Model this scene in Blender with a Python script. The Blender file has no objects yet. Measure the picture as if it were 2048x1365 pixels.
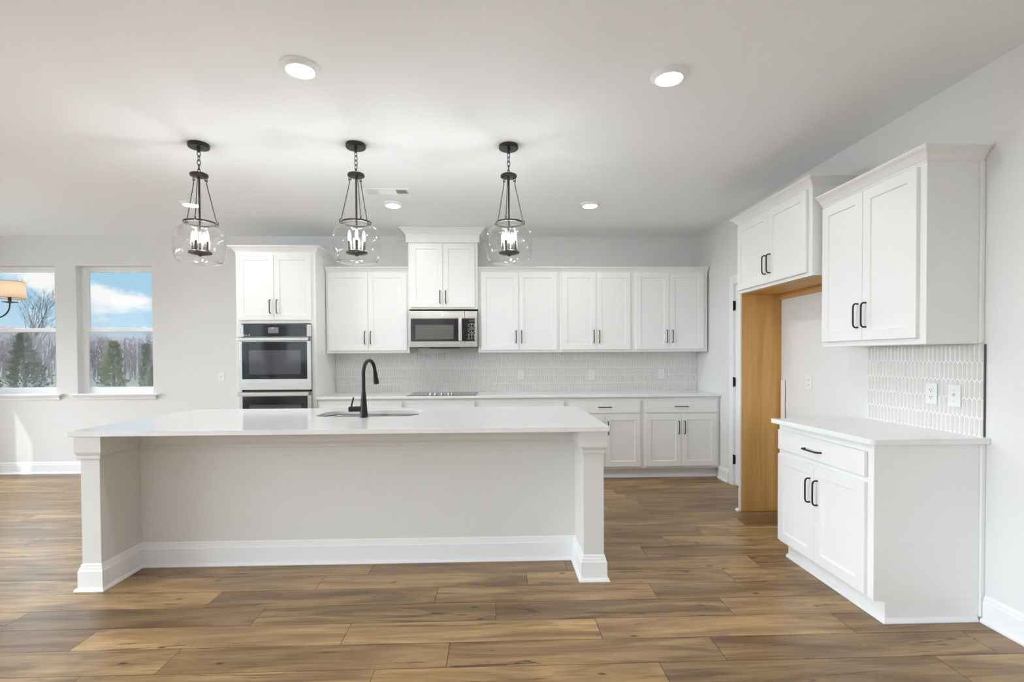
import bpy, bmesh, math, random
from mathutils import Vector, Matrix

rnd = random.Random(7)
SC = bpy.context.scene
COL = SC.collection

# ------------------------------------------------------------------ camera
cam_d = bpy.data.cameras.new('camera')
cam = bpy.data.objects.new('camera', cam_d)
COL.objects.link(cam)
SC.camera = cam
FPX = 1010.08
cam_d.sensor_fit = 'HORIZONTAL'
cam_d.sensor_width = 36.0
cam_d.lens = FPX / 2048 * 36.0
cam_d.shift_y = 46.45 / 2048
cam_d.clip_start = 0.05
cam_d.clip_end = 2000
_yaw, _pitch, _roll = 0.0309, -0.0155, -0.0055
_R = Vector((math.cos(_yaw), -math.sin(_yaw), 0))
_F = Vector((math.sin(_yaw), math.cos(_yaw), 0))
_U = Vector((0, 0, 1))
_F, _U = _F * math.cos(_pitch) + _U * math.sin(_pitch), -_F * math.sin(_pitch) + _U * math.cos(_pitch)
_R, _U = _R * math.cos(_roll) + _U * math.sin(_roll), -_R * math.sin(_roll) + _U * math.cos(_roll)
_m = Matrix((_R, _U, -_F)).transposed().to_4x4()
_m.translation = Vector((0, 0, 1.3275))
cam.matrix_world = _m

# ------------------------------------------------------------------ world, sun, exposure
SKY_GAIN = 0.475        # sky as the back windows show it
SKY_LEFT_LOBE = 11.5     # strength of a bright lobe added to the unseen left sky
SKY_REAR = 1.1        # brightening added to the unseen sky behind the house, for fill
SUN_ENERGY = 0.8
CAN_STRENGTH = 92.0
EXPOSURE = 1.10

SC.view_settings.view_transform = 'Standard'
SC.view_settings.look = 'None'
SC.view_settings.exposure = EXPOSURE
SC.view_settings.gamma = 1.0
SC.view_settings.use_curve_mapping = False
try:
    SC.cycles.max_bounces = 10
    SC.cycles.diffuse_bounces = 6
    SC.cycles.glossy_bounces = 5
    SC.cycles.transparent_max_bounces = 24
    SC.cycles.transmission_bounces = 8
    SC.cycles.caustics_reflective = False
    SC.cycles.caustics_refractive = False
    SC.cycles.sample_clamp_indirect = 6.0
except Exception:
    pass


def N(nt, kind, **kw):
    n = nt.nodes.new(kind)
    for k, v in kw.items():
        setattr(n, k, v)
    return n


def math_node(nt, op, a, b=None, clamp=False):
    n = nt.nodes.new('ShaderNodeMath')
    n.operation = op
    n.use_clamp = clamp
    for i, v in enumerate((a, b)):
        if v is None:
            continue
        if isinstance(v, (int, float)):
            n.inputs[i].default_value = v
        else:
            nt.links.new(v, n.inputs[i])
    return n.outputs[0]


def mix_col(nt, fac, a, b, blend='MIX'):
    n = nt.nodes.new('ShaderNodeMix')
    n.data_type = 'RGBA'
    n.blend_type = blend
    for sock, v in ((n.inputs[0], fac), (n.inputs[6], a), (n.inputs[7], b)):
        if isinstance(v, (int, float)):
            sock.default_value = v
        elif isinstance(v, (tuple, list)):
            sock.default_value = (v[0], v[1], v[2], 1)
        else:
            nt.links.new(v, sock)
    return n.outputs[2]


def ramp(nt, fac, stops):
    n = nt.nodes.new('ShaderNodeValToRGB')
    cr = n.color_ramp
    while len(cr.elements) < len(stops):
        cr.elements.new(0.5)
    for e, (p, c) in zip(cr.elements, stops):
        e.position = p
        e.color = (c, c, c, 1) if isinstance(c, (int, float)) else (c[0], c[1], c[2], 1)
    nt.links.new(fac, n.inputs[0])
    return n.outputs[0]


world = bpy.data.worlds.new('sky')
SC.world = world
world.use_nodes = True
wt = world.node_tree
wt.nodes.clear()
wout = N(wt, 'ShaderNodeOutputWorld')
wbg = N(wt, 'ShaderNodeBackground')
wt.links.new(wbg.outputs[0], wout.inputs[0])
wtc = N(wt, 'ShaderNodeTexCoord')
wsep = N(wt, 'ShaderNodeSeparateXYZ')
wt.links.new(wtc.outputs['Generated'], wsep.inputs[0])
elev = wsep.outputs[2]
base = ramp(wt, math_node(wt, 'MAXIMUM', elev, 0.0),
            [(0.0, (0.60, 0.80, 0.90)), (0.09, (0.42, 0.67, 0.85)), (0.22, (0.36, 0.62, 0.83)), (1.0, (0.20, 0.42, 0.72))])
wmap = N(wt, 'ShaderNodeMapping')
wmap.inputs['Scale'].default_value = (8.5, 8.5, 19.0)
wmap.inputs['Location'].default_value = (0.35, 0.2, 0.55)
wt.links.new(wtc.outputs['Generated'], wmap.inputs[0])
wn = N(wt, 'ShaderNodeTexNoise')
wn.inputs['Scale'].default_value = 1.0
wn.inputs['Detail'].default_value = 6.0
wn.inputs['Roughness'].default_value = 0.55
wt.links.new(wmap.outputs[0], wn.inputs[0])
cl = ramp(wt, wn.outputs[0], [(0.50, 0.0), (0.60, 1.0)])
band = ramp(wt, elev, [(0.045, 0.25), (0.09, 1.0), (0.155, 1.0), (0.19, 0.12), (0.4, 0.5)])
cloud = math_node(wt, 'MULTIPLY', cl, band)
skycol = mix_col(wt, cloud, base, (0.97, 0.97, 0.96))
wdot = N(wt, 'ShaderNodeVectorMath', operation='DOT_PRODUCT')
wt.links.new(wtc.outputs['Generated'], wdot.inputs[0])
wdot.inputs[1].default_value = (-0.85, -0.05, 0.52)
glow = math_node(wt, 'POWER', math_node(wt, 'MULTIPLY', math_node(wt, 'MAXIMUM', math_node(wt, 'SUBTRACT', wdot.outputs['Value'], 0.62), 0.0), 2.63), 0.8)  # added lobe for room light, cut off where the back windows look
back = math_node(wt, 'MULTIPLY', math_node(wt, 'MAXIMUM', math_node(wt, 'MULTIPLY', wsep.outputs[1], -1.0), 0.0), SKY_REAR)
gain = math_node(wt, 'ADD', math_node(wt, 'ADD', math_node(wt, 'MULTIPLY', glow, SKY_LEFT_LOBE), back), SKY_GAIN)
skycol = mix_col(wt, math_node(wt, 'MULTIPLY', glow, 0.85, clamp=True), skycol, (0.90, 0.94, 1.0))
skycol = mix_col(wt, math_node(wt, 'MULTIPLY', wsep.outputs[1], -2.0, clamp=True), skycol, (0.78, 0.86, 0.94))
wt.links.new(skycol, wbg.inputs[0])
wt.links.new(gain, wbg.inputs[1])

sun_d = bpy.data.lights.new('sun', 'SUN')
sun_d.energy = SUN_ENERGY
sun_d.angle = math.radians(0.6)
sun_d.color = (1.0, 0.97, 0.92)
sun = bpy.data.objects.new('sun', sun_d)
COL.objects.link(sun)
sun.rotation_euler = Vector((1.0, 3.0, -1.914)).to_track_quat('-Z', 'Y').to_euler()
sun.location = (-8, -10, 9)

# room dimensions
YB, XR, XL, YR, ZC = 5.990, 2.410, -6.30, -3.60, 2.743
BX0, BX1 = -2.72, XR


def portal(name, loc, rot, sx, sy):
    d = bpy.data.lights.new(name, 'AREA')
    d.shape = 'RECTANGLE'
    d.size, d.size_y = sx, sy
    d.cycles.is_portal = True
    o = bpy.data.objects.new(name, d)
    COL.objects.link(o)
    o.location = loc
    o.rotation_euler = rot


# openings: (lo, hi, z0, z1)
WIN_BACK = [(-4.841, -3.985, 0.915, 2.398), (-5.935, -5.079, 0.915, 2.398)]
WIN_LEFT = [(2.77, 3.75, 1.58, 2.41), (4.16, 5.25, 0.06, 2.05), (-3.4, -1.6, 0.30, 2.45), (-1.4, 0.4, 0.30, 2.45), (0.6, 2.4, 0.30, 2.45)]  # last three are unseen, added to let more light in
WIN_REAR_FILL = [(-5.9, -4.1, 0.35, 2.40), (-3.4, -1.6, 0.35, 2.40), (-0.2, 1.6, 0.35, 2.40)]  # unseen rear windows, laid out and added for fill from behind
for a, b, z0, z1 in WIN_BACK:
    portal('portal', ((a + b) / 2, YB + 0.2, (z0 + z1) / 2), (math.radians(-90), 0, 0), b - a, z1 - z0)
for a, b, z0, z1 in WIN_LEFT:
    portal('portal', (XL - 0.2, (a + b) / 2, (z0 + z1) / 2), (math.radians(90), 0, math.radians(-90)), b - a, z1 - z0)
for a, b, z0, z1 in WIN_REAR_FILL:
    portal('portal', ((a + b) / 2, YR - 0.2, (z0 + z1) / 2), (math.radians(90), 0, 0), b - a, z1 - z0)


# ------------------------------------------------------------------ materials
def principled(name, col, rough=0.5, metal=0.0, spec=0.5, noise=None, bump=None, coat=0.0):
    m = bpy.data.materials.new(name)
    m.use_nodes = True
    nt = m.node_tree
    b = nt.nodes['Principled BSDF']
    b.inputs['Base Color'].default_value = (*col, 1)
    b.inputs['Roughness'].default_value = rough
    b.inputs['Metallic'].default_value = metal
    b.inputs['Specular IOR Level'].default_value = spec
    b.inputs['Coat Weight'].default_value = coat
    b.inputs['Coat Roughness'].default_value = 0.05
    if noise or bump:
        tc = N(nt, 'ShaderNodeTexCoord')
        if noise:
            scale, amt = noise
            n = N(nt, 'ShaderNodeTexNoise')
            n.inputs['Scale'].default_value = scale
            n.inputs['Detail'].default_value = 4
            nt.links.new(tc.outputs['Object'], n.inputs[0])
            lo = tuple(max(0, c * (1 - amt)) for c in col)
            hi = tuple(min(1, c * (1 + amt)) for c in col)
            nt.links.new(mix_col(nt, n.outputs[0], lo, hi), b.inputs['Base Color'])
        if bump:
            scale, st = bump
            n = N(nt, 'ShaderNodeTexNoise')
            n.inputs['Scale'].default_value = scale
            n.inputs['Detail'].default_value = 2
            nt.links.new(tc.outputs['Object'], n.inputs[0])
            bp = N(nt, 'ShaderNodeBump')
            bp.inputs['Strength'].default_value = st
            bp.inputs['Distance'].default_value = 0.001
            nt.links.new(n.outputs[0], bp.inputs['Height'])
            nt.links.new(bp.outputs[0], b.inputs['Normal'])
    return m


def emission(name, col, strength):
    m = bpy.data.materials.new(name)
    m.use_nodes = True
    nt = m.node_tree
    nt.nodes.clear()
    o = N(nt, 'ShaderNodeOutputMaterial')
    e = N(nt, 'ShaderNodeEmission')
    e.inputs[0].default_value = (*col, 1)
    e.inputs[1].default_value = strength
    nt.links.new(e.outputs[0], o.inputs[0])
    return m


def thin_glass(name, tint=(1, 1, 1), rough=0.0, gain=0.95, base=0.04, power=5.0):
    m = bpy.data.materials.new(name)
    m.use_nodes = True
    nt = m.node_tree
    nt.nodes.clear()
    o = N(nt, 'ShaderNodeOutputMaterial')
    t = N(nt, 'ShaderNodeBsdfTransparent')
    t.inputs[0].default_value = (*tint, 1)
    g = N(nt, 'ShaderNodeBsdfGlossy')
    g.inputs['Roughness'].default_value = rough
    mx = N(nt, 'ShaderNodeMixShader')
    lw = N(nt, 'ShaderNodeLayerWeight')
    lw.inputs[0].default_value = 0.5
    f = math_node(nt, 'ADD', math_node(nt, 'MULTIPLY', math_node(nt, 'POWER', lw.outputs['Facing'], power), gain), base, clamp=True)
    nt.links.new(f, mx.inputs[0])
    nt.links.new(t.outputs[0], mx.inputs[1])
    nt.links.new(g.outputs[0], mx.inputs[2])
    nt.links.new(mx.outputs[0], o.inputs[0])
    return m


def wood_mat(name, dark, light, axis=2, rough=0.45, scale=1.0):
    m = bpy.data.materials.new(name)
    m.use_nodes = True
    nt = m.node_tree
    b = nt.nodes['Principled BSDF']
    b.inputs['Roughness'].default_value = rough
    tc = N(nt, 'ShaderNodeTexCoord')
    mp = N(nt, 'ShaderNodeMapping')
    s = [16 * scale] * 3
    s[axis] = 0.9 * scale
    mp.inputs['Scale'].default_value = s
    nt.links.new(tc.outputs['Object'], mp.inputs[0])
    n = N(nt, 'ShaderNodeTexNoise')
    n.inputs['Scale'].default_value = 1.0
    n.inputs['Detail'].default_value = 6
    n.inputs['Distortion'].default_value = 0.8
    nt.links.new(mp.outputs[0], n.inputs[0])
    nt.links.new(mix_col(nt, ramp(nt, n.outputs[0], [(0.3, 0.0), (0.7, 1.0)]), dark, light), b.inputs['Base Color'])
    return m


def floor_mat():
    m = bpy.data.materials.new('oak_plank')
    m.use_nodes = True
    nt = m.node_tree
    b = nt.nodes['Principled BSDF']
    at = N(nt, 'ShaderNodeAttribute', attribute_name='plank')
    asep = N(nt, 'ShaderNodeSeparateColor')
    nt.links.new(at.outputs['Color'], asep.inputs[0])
    tc = N(nt, 'ShaderNodeTexCoord')
    sp = N(nt, 'ShaderNodeSeparateXYZ')
    nt.links.new(tc.outputs['Object'], sp.inputs[0])
    x = math_node(nt, 'ADD', sp.outputs[0], math_node(nt, 'MULTIPLY', asep.outputs[1], 37.0))
    y = math_node(nt, 'ADD', sp.outputs[1], math_node(nt, 'MULTIPLY', asep.outputs[2], 53.0))

    def noise(sx, sy, det, dist=0.0, rough=0.55):
        c = N(nt, 'ShaderNodeCombineXYZ')
        nt.links.new(math_node(nt, 'MULTIPLY', x, sx), c.inputs[0])
        nt.links.new(math_node(nt, 'MULTIPLY', y, sy), c.inputs[1])
        n = N(nt, 'ShaderNodeTexNoise')
        n.inputs['Scale'].default_value = 1.0
        n.inputs['Detail'].default_value = det
        n.inputs['Roughness'].default_value = rough
        n.inputs['Distortion'].default_value = dist
        nt.links.new(c.outputs[0], n.inputs[0])
        return n.outputs[0]

    g1 = noise(1.3, 9.0, 5, 1.2)          # broad cathedral figure
    g2 = noise(3.0, 70.0, 4, 0.3, 0.7)    # fine grain
    g3 = noise(2.0, 22.0, 7, 1.4, 0.62)   # dark mineral streaks
    g4 = noise(0.6, 2.5, 2)               # slow tone drift
    tone = mix_col(nt, asep.outputs[0], FL_DARK, FL_LIGHT)
    c1 = mix_col(nt, ramp(nt, g1, [(0.34, 0.0), (0.66, 1.0)]), (0.52, 0.49, 0.46), (1.22, 1.22, 1.22))
    col = mix_col(nt, 1.0, tone, c1, 'MULTIPLY')
    c2 = mix_col(nt, ramp(nt, g2, [(0.3, 0.0), (0.7, 1.0)]), (0.76, 0.75, 0.74), (1.14, 1.14, 1.14))
    col = mix_col(nt, 1.0, col, c2, 'MULTIPLY')
    c4 = mix_col(nt, ramp(nt, g4, [(0.3, 0.0), (0.7, 1.0)]), (0.86, 0.87, 0.90), (1.10, 1.09, 1.06))
    col = mix_col(nt, 1.0, col, c4, 'MULTIPLY')
    streak = ramp(nt, g3, [(0.325, 1.0), (0.385, 0.0)])
    col = mix_col(nt, math_node(nt, 'MULTIPLY', streak, 0.85), col, (0.05, 0.03, 0.016))
    # knots
    vc = N(nt, 'ShaderNodeCombineXYZ')
    nt.links.new(math_node(nt, 'MULTIPLY', x, 1.5), vc.inputs[0])
    nt.links.new(math_node(nt, 'MULTIPLY', y, 3.6), vc.inputs[1])
    vo = N(nt, 'ShaderNodeTexVoronoi')
    vo.voronoi_dimensions = '2D'
    vo.inputs['Scale'].default_value = 1.0
    nt.links.new(vc.outputs[0], vo.inputs[0])
    kn = ramp(nt, vo.outputs['Distance'], [(0.010, 1.0), (0.040, 0.0)])
    vsep = N(nt, 'ShaderNodeSeparateColor')
    nt.links.new(vo.outputs['Color'], vsep.inputs[0])
    kn = math_node(nt, 'MULTIPLY', kn, math_node(nt, 'GREATER_THAN', vsep.outputs[0], 0.62))
    col = mix_col(nt, math_node(nt, 'MULTIPLY', kn, 0.9), col, (0.03, 0.017, 0.009))
    nt.links.new(col, b.inputs['Base Color'])
    b.inputs['Specular IOR Level'].default_value = 0.52
    nt.links.new(math_node(nt, 'ADD', math_node(nt, 'MULTIPLY', g2, 0.14), 0.30), b.inputs['Roughness'])
    bp = N(nt, 'ShaderNodeBump')
    bp.inputs['Strength'].default_value = 0.12
    bp.inputs['Distance'].default_value = 0.002
    nt.links.new(g2, bp.inputs['Height'])
    nt.links.new(bp.outputs[0], b.inputs['Normal'])
    return m


def quartz_mat():
    m = principled('white_quartz', (0.80, 0.80, 0.79), rough=0.13, spec=0.5)
    nt = m.node_tree
    b = nt.nodes['Principled BSDF']
    tc = N(nt, 'ShaderNodeTexCoord')
    n = N(nt, 'ShaderNodeTexNoise')
    n.inputs['Scale'].default_value = 1.6
    n.inputs['Detail'].default_value = 8
    n.inputs['Distortion'].default_value = 1.6
    nt.links.new(tc.outputs['Object'], n.inputs[0])
    d = math_node(nt, 'ABSOLUTE', math_node(nt, 'SUBTRACT', n.outputs[0], 0.5))
    v = ramp(nt, d, [(0.0, 0.16), (0.02, 0.0)])
    n2 = N(nt, 'ShaderNodeTexNoise')
    n2.inputs['Scale'].default_value = 60
    nt.links.new(tc.outputs['Object'], n2.inputs[0])
    base_c = mix_col(nt, n2.outputs[0], (0.78, 0.78, 0.775), (0.83, 0.83, 0.82))
    nt.links.new(mix_col(nt, v, base_c, (0.62, 0.62, 0.62)), b.inputs['Base Color'])
    return m


def steel_mat(name='brushed_steel', col=(0.47, 0.455, 0.43)):
    m = principled(name, col, rough=0.28, metal=1.0)
    nt = m.node_tree
    b = nt.nodes['Principled BSDF']
    tc = N(nt, 'ShaderNodeTexCoord')
    mp = N(nt, 'ShaderNodeMapping')
    mp.inputs['Scale'].default_value = (3, 300, 300)
    nt.links.new(tc.outputs['Object'], mp.inputs[0])
    n = N(nt, 'ShaderNodeTexNoise')
    n.inputs['Scale'].default_value = 1.0
    nt.links.new(mp.outputs[0], n.inputs[0])
    nt.links.new(ramp(nt, n.outputs[0], [(0.0, 0.22), (1.0, 0.36)]), b.inputs['Roughness'])
    b.inputs['Anisotropic'].default_value = 0.6
    return m


FL_DARK = (0.222, 0.138, 0.068)
FL_LIGHT = (0.450, 0.290, 0.136)
WALL = (0.74, 0.735, 0.725)
M = {
    'wall': principled('grey_wall_paint', WALL, rough=0.75, spec=0.25, noise=(3, 0.012), bump=(220, 0.08)),
    'ceiling': principled('ceiling_paint', (0.855, 0.87, 0.88), rough=0.85, spec=0.2, noise=(2, 0.01), bump=(180, 0.08)),
    'trim': principled('white_trim_paint', (0.83, 0.83, 0.83), rough=0.38, noise=(4, 0.008)),
    'cab': principled('white_cabinet_paint', (0.82, 0.82, 0.81), rough=0.36, noise=(4, 0.008)),
    'island': principled('greige_island_paint', (0.70, 0.69, 0.66), rough=0.6, spec=0.3, noise=(4, 0.01), bump=(200, 0.06)),
    'floor': floor_mat(),
    'groove': principled('plank_groove', (0.05, 0.035, 0.025), rough=0.8, noise=(9, 0.1)),
    'quartz': quartz_mat(),
    'steel': steel_mat(),
    'sinksteel': steel_mat('satin_sink_steel', (0.31, 0.30, 0.285)),
    'tansteel': steel_mat('warm_brushed_steel', (0.40, 0.375, 0.335)),
    'black': principled('matte_black_metal', (0.008, 0.0078, 0.0075), rough=0.42, metal=0.0, spec=0.35, noise=(30, 0.15)),
    'bronze': principled('dark_bronze_metal', (0.014, 0.012, 0.010), rough=0.36, metal=0.1, noise=(30, 0.15)),
    'sleeve': principled('bronze_candle_sleeve', (0.030, 0.022, 0.017), rough=0.45, metal=0.2, noise=(30, 0.15)),
    'ovenglass': principled('black_oven_glass', (0.014, 0.014, 0.015), rough=0.05, spec=0.45, noise=(6, 0.1)),
    'ovenview': principled('oven_window_glass', (0.060, 0.056, 0.070), rough=0.06, spec=0.6, noise=(6, 0.1)),
    'microview': principled('microwave_window_mesh', (0.115, 0.113, 0.105), rough=0.25, spec=0.4, noise=(400, 0.15)),
    'microblack': principled('microwave_black_glass', (0.02, 0.019, 0.017), rough=0.16, spec=0.4, noise=(6, 0.1)),
    'display': principled('oven_display', (0.20, 0.19, 0.24), rough=0.1, noise=(6, 0.1)),
    'print': principled('pale_printed_marks', (0.62, 0.62, 0.62), rough=0.5, noise=(6, 0.05)),
    'tile': principled('glossy_white_tile', (0.66, 0.64, 0.615), rough=0.12, noise=(35, 0.05)),
    'grout': principled('white_grout', (0.92, 0.91, 0.90), rough=0.8, noise=(50, 0.02)),
    'edge': principled('dark_metal_edge_trim', (0.10, 0.095, 0.09), rough=0.4, metal=0.6, noise=(30, 0.1)),
    'maple': wood_mat('honey_maple', (0.50, 0.265, 0.070), (0.66, 0.39, 0.130), axis=2),
    'maple_flat': wood_mat('honey_maple_underside', (0.50, 0.27, 0.075), (0.66, 0.39, 0.13), axis=1),
    'plastic': principled('white_plastic', (0.80, 0.80, 0.79), rough=0.35, noise=(20, 0.01)),
    'slot': principled('dark_slot', (0.05, 0.05, 0.05), rough=0.6, noise=(20, 0.1)),
    'switchlever': principled('pale_grey_plastic', (0.62, 0.62, 0.61), rough=0.4, noise=(20, 0.02)),
    'dark': principled('dark_vent_interior', (0.17, 0.17, 0.17), rough=0.8, noise=(20, 0.1)),
    'vinyl': principled('white_window_vinyl', (0.90, 0.90, 0.91), rough=0.35, noise=(10, 0.01)),
    'pane': thin_glass('window_glass', (0.985, 0.99, 0.99), 0.0, 0.9, 0.015),
    'shade_glass': thin_glass('clear_lamp_glass', (0.99, 0.99, 0.985), 0.03, 0.9, 0.04, 3.0),
    'bulb': emission('lit_candle_bulb', (0.955, 0.98, 1.0), 140.0),
    'dimbulb': emission('warm_shaded_bulb', (1.0, 0.88, 0.72), 11.0),
    'can': emission('lit_downlight_lens', (0.965, 0.985, 1.0), CAN_STRENGTH),
    'bounce_slab': principled('pale_bounce_slab', (0.72, 0.72, 0.71), rough=0.9, noise=(1.5, 0.06)),  # added slab outdoors, pale so it throws light inside
    'grass': principled('dull_winter_grass', (0.045, 0.048, 0.026), rough=0.9, noise=(0.5, 0.35)),
    'woods': principled('bare_winter_woods', (0.075, 0.062, 0.070), rough=1.0, noise=(0.35, 0.45)),
    'bark': principled('grey_bark', (0.10, 0.088, 0.085), rough=0.9, noise=(8, 0.3)),
    'palebark': principled('pale_bark', (0.17, 0.155, 0.15), rough=0.9, noise=(8, 0.2)),
    'needle': principled('cedar_needles', (0.062, 0.085, 0.034), rough=0.8, noise=(3, 0.5)),
    'needle_pale': principled('pale_cedar_needles', (0.15, 0.175, 0.075), rough=0.8, noise=(3, 0.4)),
    'bush': principled('bright_bush_leaves', (0.11, 0.165, 0.05), rough=0.8, noise=(3, 0.4)),
    'twig': principled('mauve_bare_twigs', (0.14, 0.118, 0.128), rough=0.9, noise=(1, 0.3)),
}


def screen_mat():
    m = bpy.data.materials.new('insect_screen_mesh')
    m.use_nodes = True
    nt = m.node_tree
    nt.nodes.clear()
    o = N(nt, 'ShaderNodeOutputMaterial')
    t = N(nt, 'ShaderNodeBsdfTransparent')
    d = N(nt, 'ShaderNodeBsdfDiffuse')
    d.inputs[0].default_value = (0.40, 0.41, 0.43, 1)
    mx = N(nt, 'ShaderNodeMixShader')
    mx.inputs[0].default_value = 0.20
    nt.links.new(t.outputs[0], mx.inputs[1])
    nt.links.new(d.outputs[0], mx.inputs[2])
    nt.links.new(mx.outputs[0], o.inputs[0])
    return m


def linen_mat():
    m = bpy.data.materials.new('lit_linen_shade')
    m.use_nodes = True
    nt = m.node_tree
    nt.nodes.clear()
    o = N(nt, 'ShaderNodeOutputMaterial')
    d = N(nt, 'ShaderNodeBsdfDiffuse')
    t = N(nt, 'ShaderNodeBsdfTranslucent')
    mx = N(nt, 'ShaderNodeMixShader')
    mx.inputs[0].default_value = 0.5
    tc = N(nt, 'ShaderNodeTexCoord')
    n = N(nt, 'ShaderNodeTexNoise')
    n.inputs['Scale'].default_value = 120
    nt.links.new(tc.outputs['Object'], n.inputs[0])
    c = mix_col(nt, n.outputs[0], (0.60, 0.48, 0.36), (0.78, 0.66, 0.52))
    nt.links.new(c, d.inputs[0])
    nt.links.new(c, t.inputs[0])
    nt.links.new(d.outputs[0], mx.inputs[1])
    nt.links.new(t.outputs[0], mx.inputs[2])
    nt.links.new(mx.outputs[0], o.inputs[0])
    return m


M['screen'] = screen_mat()
M['linen'] = linen_mat()


# ------------------------------------------------------------------ mesh helpers
class Frame:
    """local (u along, v outwards, w up) -> world"""
    def __init__(self, o, a, n):
        self.o, self.a, self.n = Vector(o), Vector(a), Vector(n)

    def __call__(self, u, v, w):
        return self.o + self.a * u + self.n * v + Vector((0, 0, w))


WF = Frame((0, 0, 0), (1, 0, 0), (0, 1, 0))


class MB:
    def __init__(self, fr=None):
        self.v, self.f = [], []
        self.fr = fr or WF

    def add(self, vs, fs):
        k = len(self.v)
        self.v += [self.fr(*p) for p in vs]
        self.f += [tuple(i + k for i in f) for f in fs]

    def box(self, u0, u1, v0, v1, w0, w1):
        self.add([(u0, v0, w0), (u1, v0, w0), (u1, v1, w0), (u0, v1, w0), (u0, v0, w1), (u1, v0, w1), (u1, v1, w1), (u0, v1, w1)],
                 [(0, 3, 2, 1), (4, 5, 6, 7), (0, 1, 5, 4), (1, 2, 6, 5), (2, 3, 7, 6), (3, 0, 4, 7)])
        return self

    def prism(self, pts, axis, a, b):
        """extrude a polygon: pts are in the two other axes, in order"""
        n = len(pts)

        def mk(p, t):
            q = list(p)
            q.insert(axis, t)
            return tuple(q)
        self.add([mk(p, a) for p in pts] + [mk(p, b) for p in pts],
                 [tuple(range(n))[::-1], tuple(range(n, 2 * n))] + [(i, (i + 1) % n, n + (i + 1) % n, n + i) for i in range(n)])
        return self

    def lathe(self, c, prof, n=32, cap0=True, cap1=True):
        """profile [(r, z)] round a vertical axis at c"""
        vs, fs = [], []
        for r, z in prof:
            for i in range(n):
                t = 2 * math.pi * i / n
                vs.append((c[0] + r * math.cos(t), c[1] + r * math.sin(t), c[2] + z))
        for j in range(len(prof) - 1):
            for i in range(n):
                fs.append((j * n + i, j * n + (i + 1) % n, (j + 1) * n + (i + 1) % n, (j + 1) * n + i))
        if cap0:
            fs.append(tuple(range(n))[::-1])
        if cap1:
            fs.append(tuple((len(prof) - 1) * n + i for i in range(n)))
        self.add(vs, fs)
        return self

    def tube(self, pts, r, n=8, closed=False):
        pts = [Vector(p) for p in pts]
        rs = r if isinstance(r, (list, tuple)) else [r] * len(pts)
        m = len(pts)
        vs, fs = [], []
        up = None
        for i, p in enumerate(pts):
            if closed:
                d = pts[(i + 1) % m] - pts[i - 1]
            else:
                d = pts[min(i + 1, m - 1)] - pts[max(i - 1, 0)]
            d.normalize()
            if up is None:
                up = Vector((0, 0, 1)) if abs(d.z) < 0.9 else Vector((1, 0, 0))
            up = up - d * up.dot(d)
            if up.length < 1e-5:
                up = d.orthogonal()
            up.normalize()
            s = d.cross(up)
            for k in range(n):
                t = 2 * math.pi * k / n
                vs.append(tuple(p + (up * math.cos(t) + s * math.sin(t)) * rs[i]))
        for i in range(m if closed else m - 1):
            j = (i + 1) % m
            for k in range(n):
                fs.append((i * n + k, i * n + (k + 1) % n, j * n + (k + 1) % n, j * n + k))
        if not closed:
            fs.append(tuple(range(n))[::-1])
            fs.append(tuple((m - 1) * n + k for k in range(n)))
        self.add(vs, fs)
        return self

    def sweep(self, path, prof, cap=True):
        """profile [(out, z)] along a plan path [(x, y)]; out is to the right of the walking direction"""
        n = len(path)
        P = [Vector(p) for p in path]
        norms = []
        for i in range(n):
            ds = []
            if i > 0:
                ds.append((P[i] - P[i - 1]).normalized())
            if i < n - 1:
                ds.append((P[i + 1] - P[i]).normalized())
            ns = [Vector((d.y, -d.x)) for d in ds]
            if len(ns) == 2:
                b = (ns[0] + ns[1])
                b = b / max(1e-6, b.length)
                b = b / max(0.2, b.dot(ns[0]))
            else:
                b = ns[0]
            norms.append(b)
        k = len(prof)
        vs, fs = [], []
        for i in range(n):
            for o, z in prof:
                q = P[i] + norms[i] * o
                vs.append((q.x, q.y, z))
        for i in range(n - 1):
            for j in range(k):
                a, b2 = j, (j + 1) % k
                fs.append((i * k + a, i * k + b2, (i + 1) * k + b2, (i + 1) * k + a))
        if cap:
            fs.append(tuple(range(k)))
            fs.append(tuple((n - 1) * k + j for j in range(k))[::-1])
        self.add(vs, fs)
        return self

    def build(self, name, mat, parent=None, bevel=0.0, smooth=False, segs=2):
        org = Vector((0, 0, 0))
        p = parent
        while p is not None:
            org += p.location
            p = p.parent
        me = bpy.data.meshes.new(name)
        me.from_pydata([tuple(v - org) for v in self.v], [], self.f)
        bm = bmesh.new()
        bm.from_mesh(me)
        bmesh.ops.recalc_face_normals(bm, faces=bm.faces)
        bm.to_mesh(me)
        bm.free()
        if smooth:
            for pl in me.polygons:
                pl.use_smooth = True
            try:
                me.set_sharp_from_angle(angle=math.radians(38))
            except Exception:
                pass
        me.materials.append(M[mat] if isinstance(mat, str) else mat)
        o = bpy.data.objects.new(name, me)
        COL.objects.link(o)
        if parent is not None:
            o.parent = parent
        if bevel > 0:
            md = o.modifiers.new('soft_edges', 'BEVEL')
            md.width = bevel
            md.segments = segs
            md.limit_method = 'ANGLE'
            md.angle_limit = math.radians(40)
        return o


def tag(o, label, cat, group=None):
    o['label'] = label
    o['category'] = cat
    if group:
        o['group'] = group
    return o


def thing(name, loc, label, cat, group=None):
    o = bpy.data.objects.new(name, None)
    o.empty_display_size = 0.1
    COL.objects.link(o)
    o.location = loc
    return tag(o, label, cat, group)


def struct(o, label=None):
    o['kind'] = 'structure'
    if label:
        o['label'] = label
    return o


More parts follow.
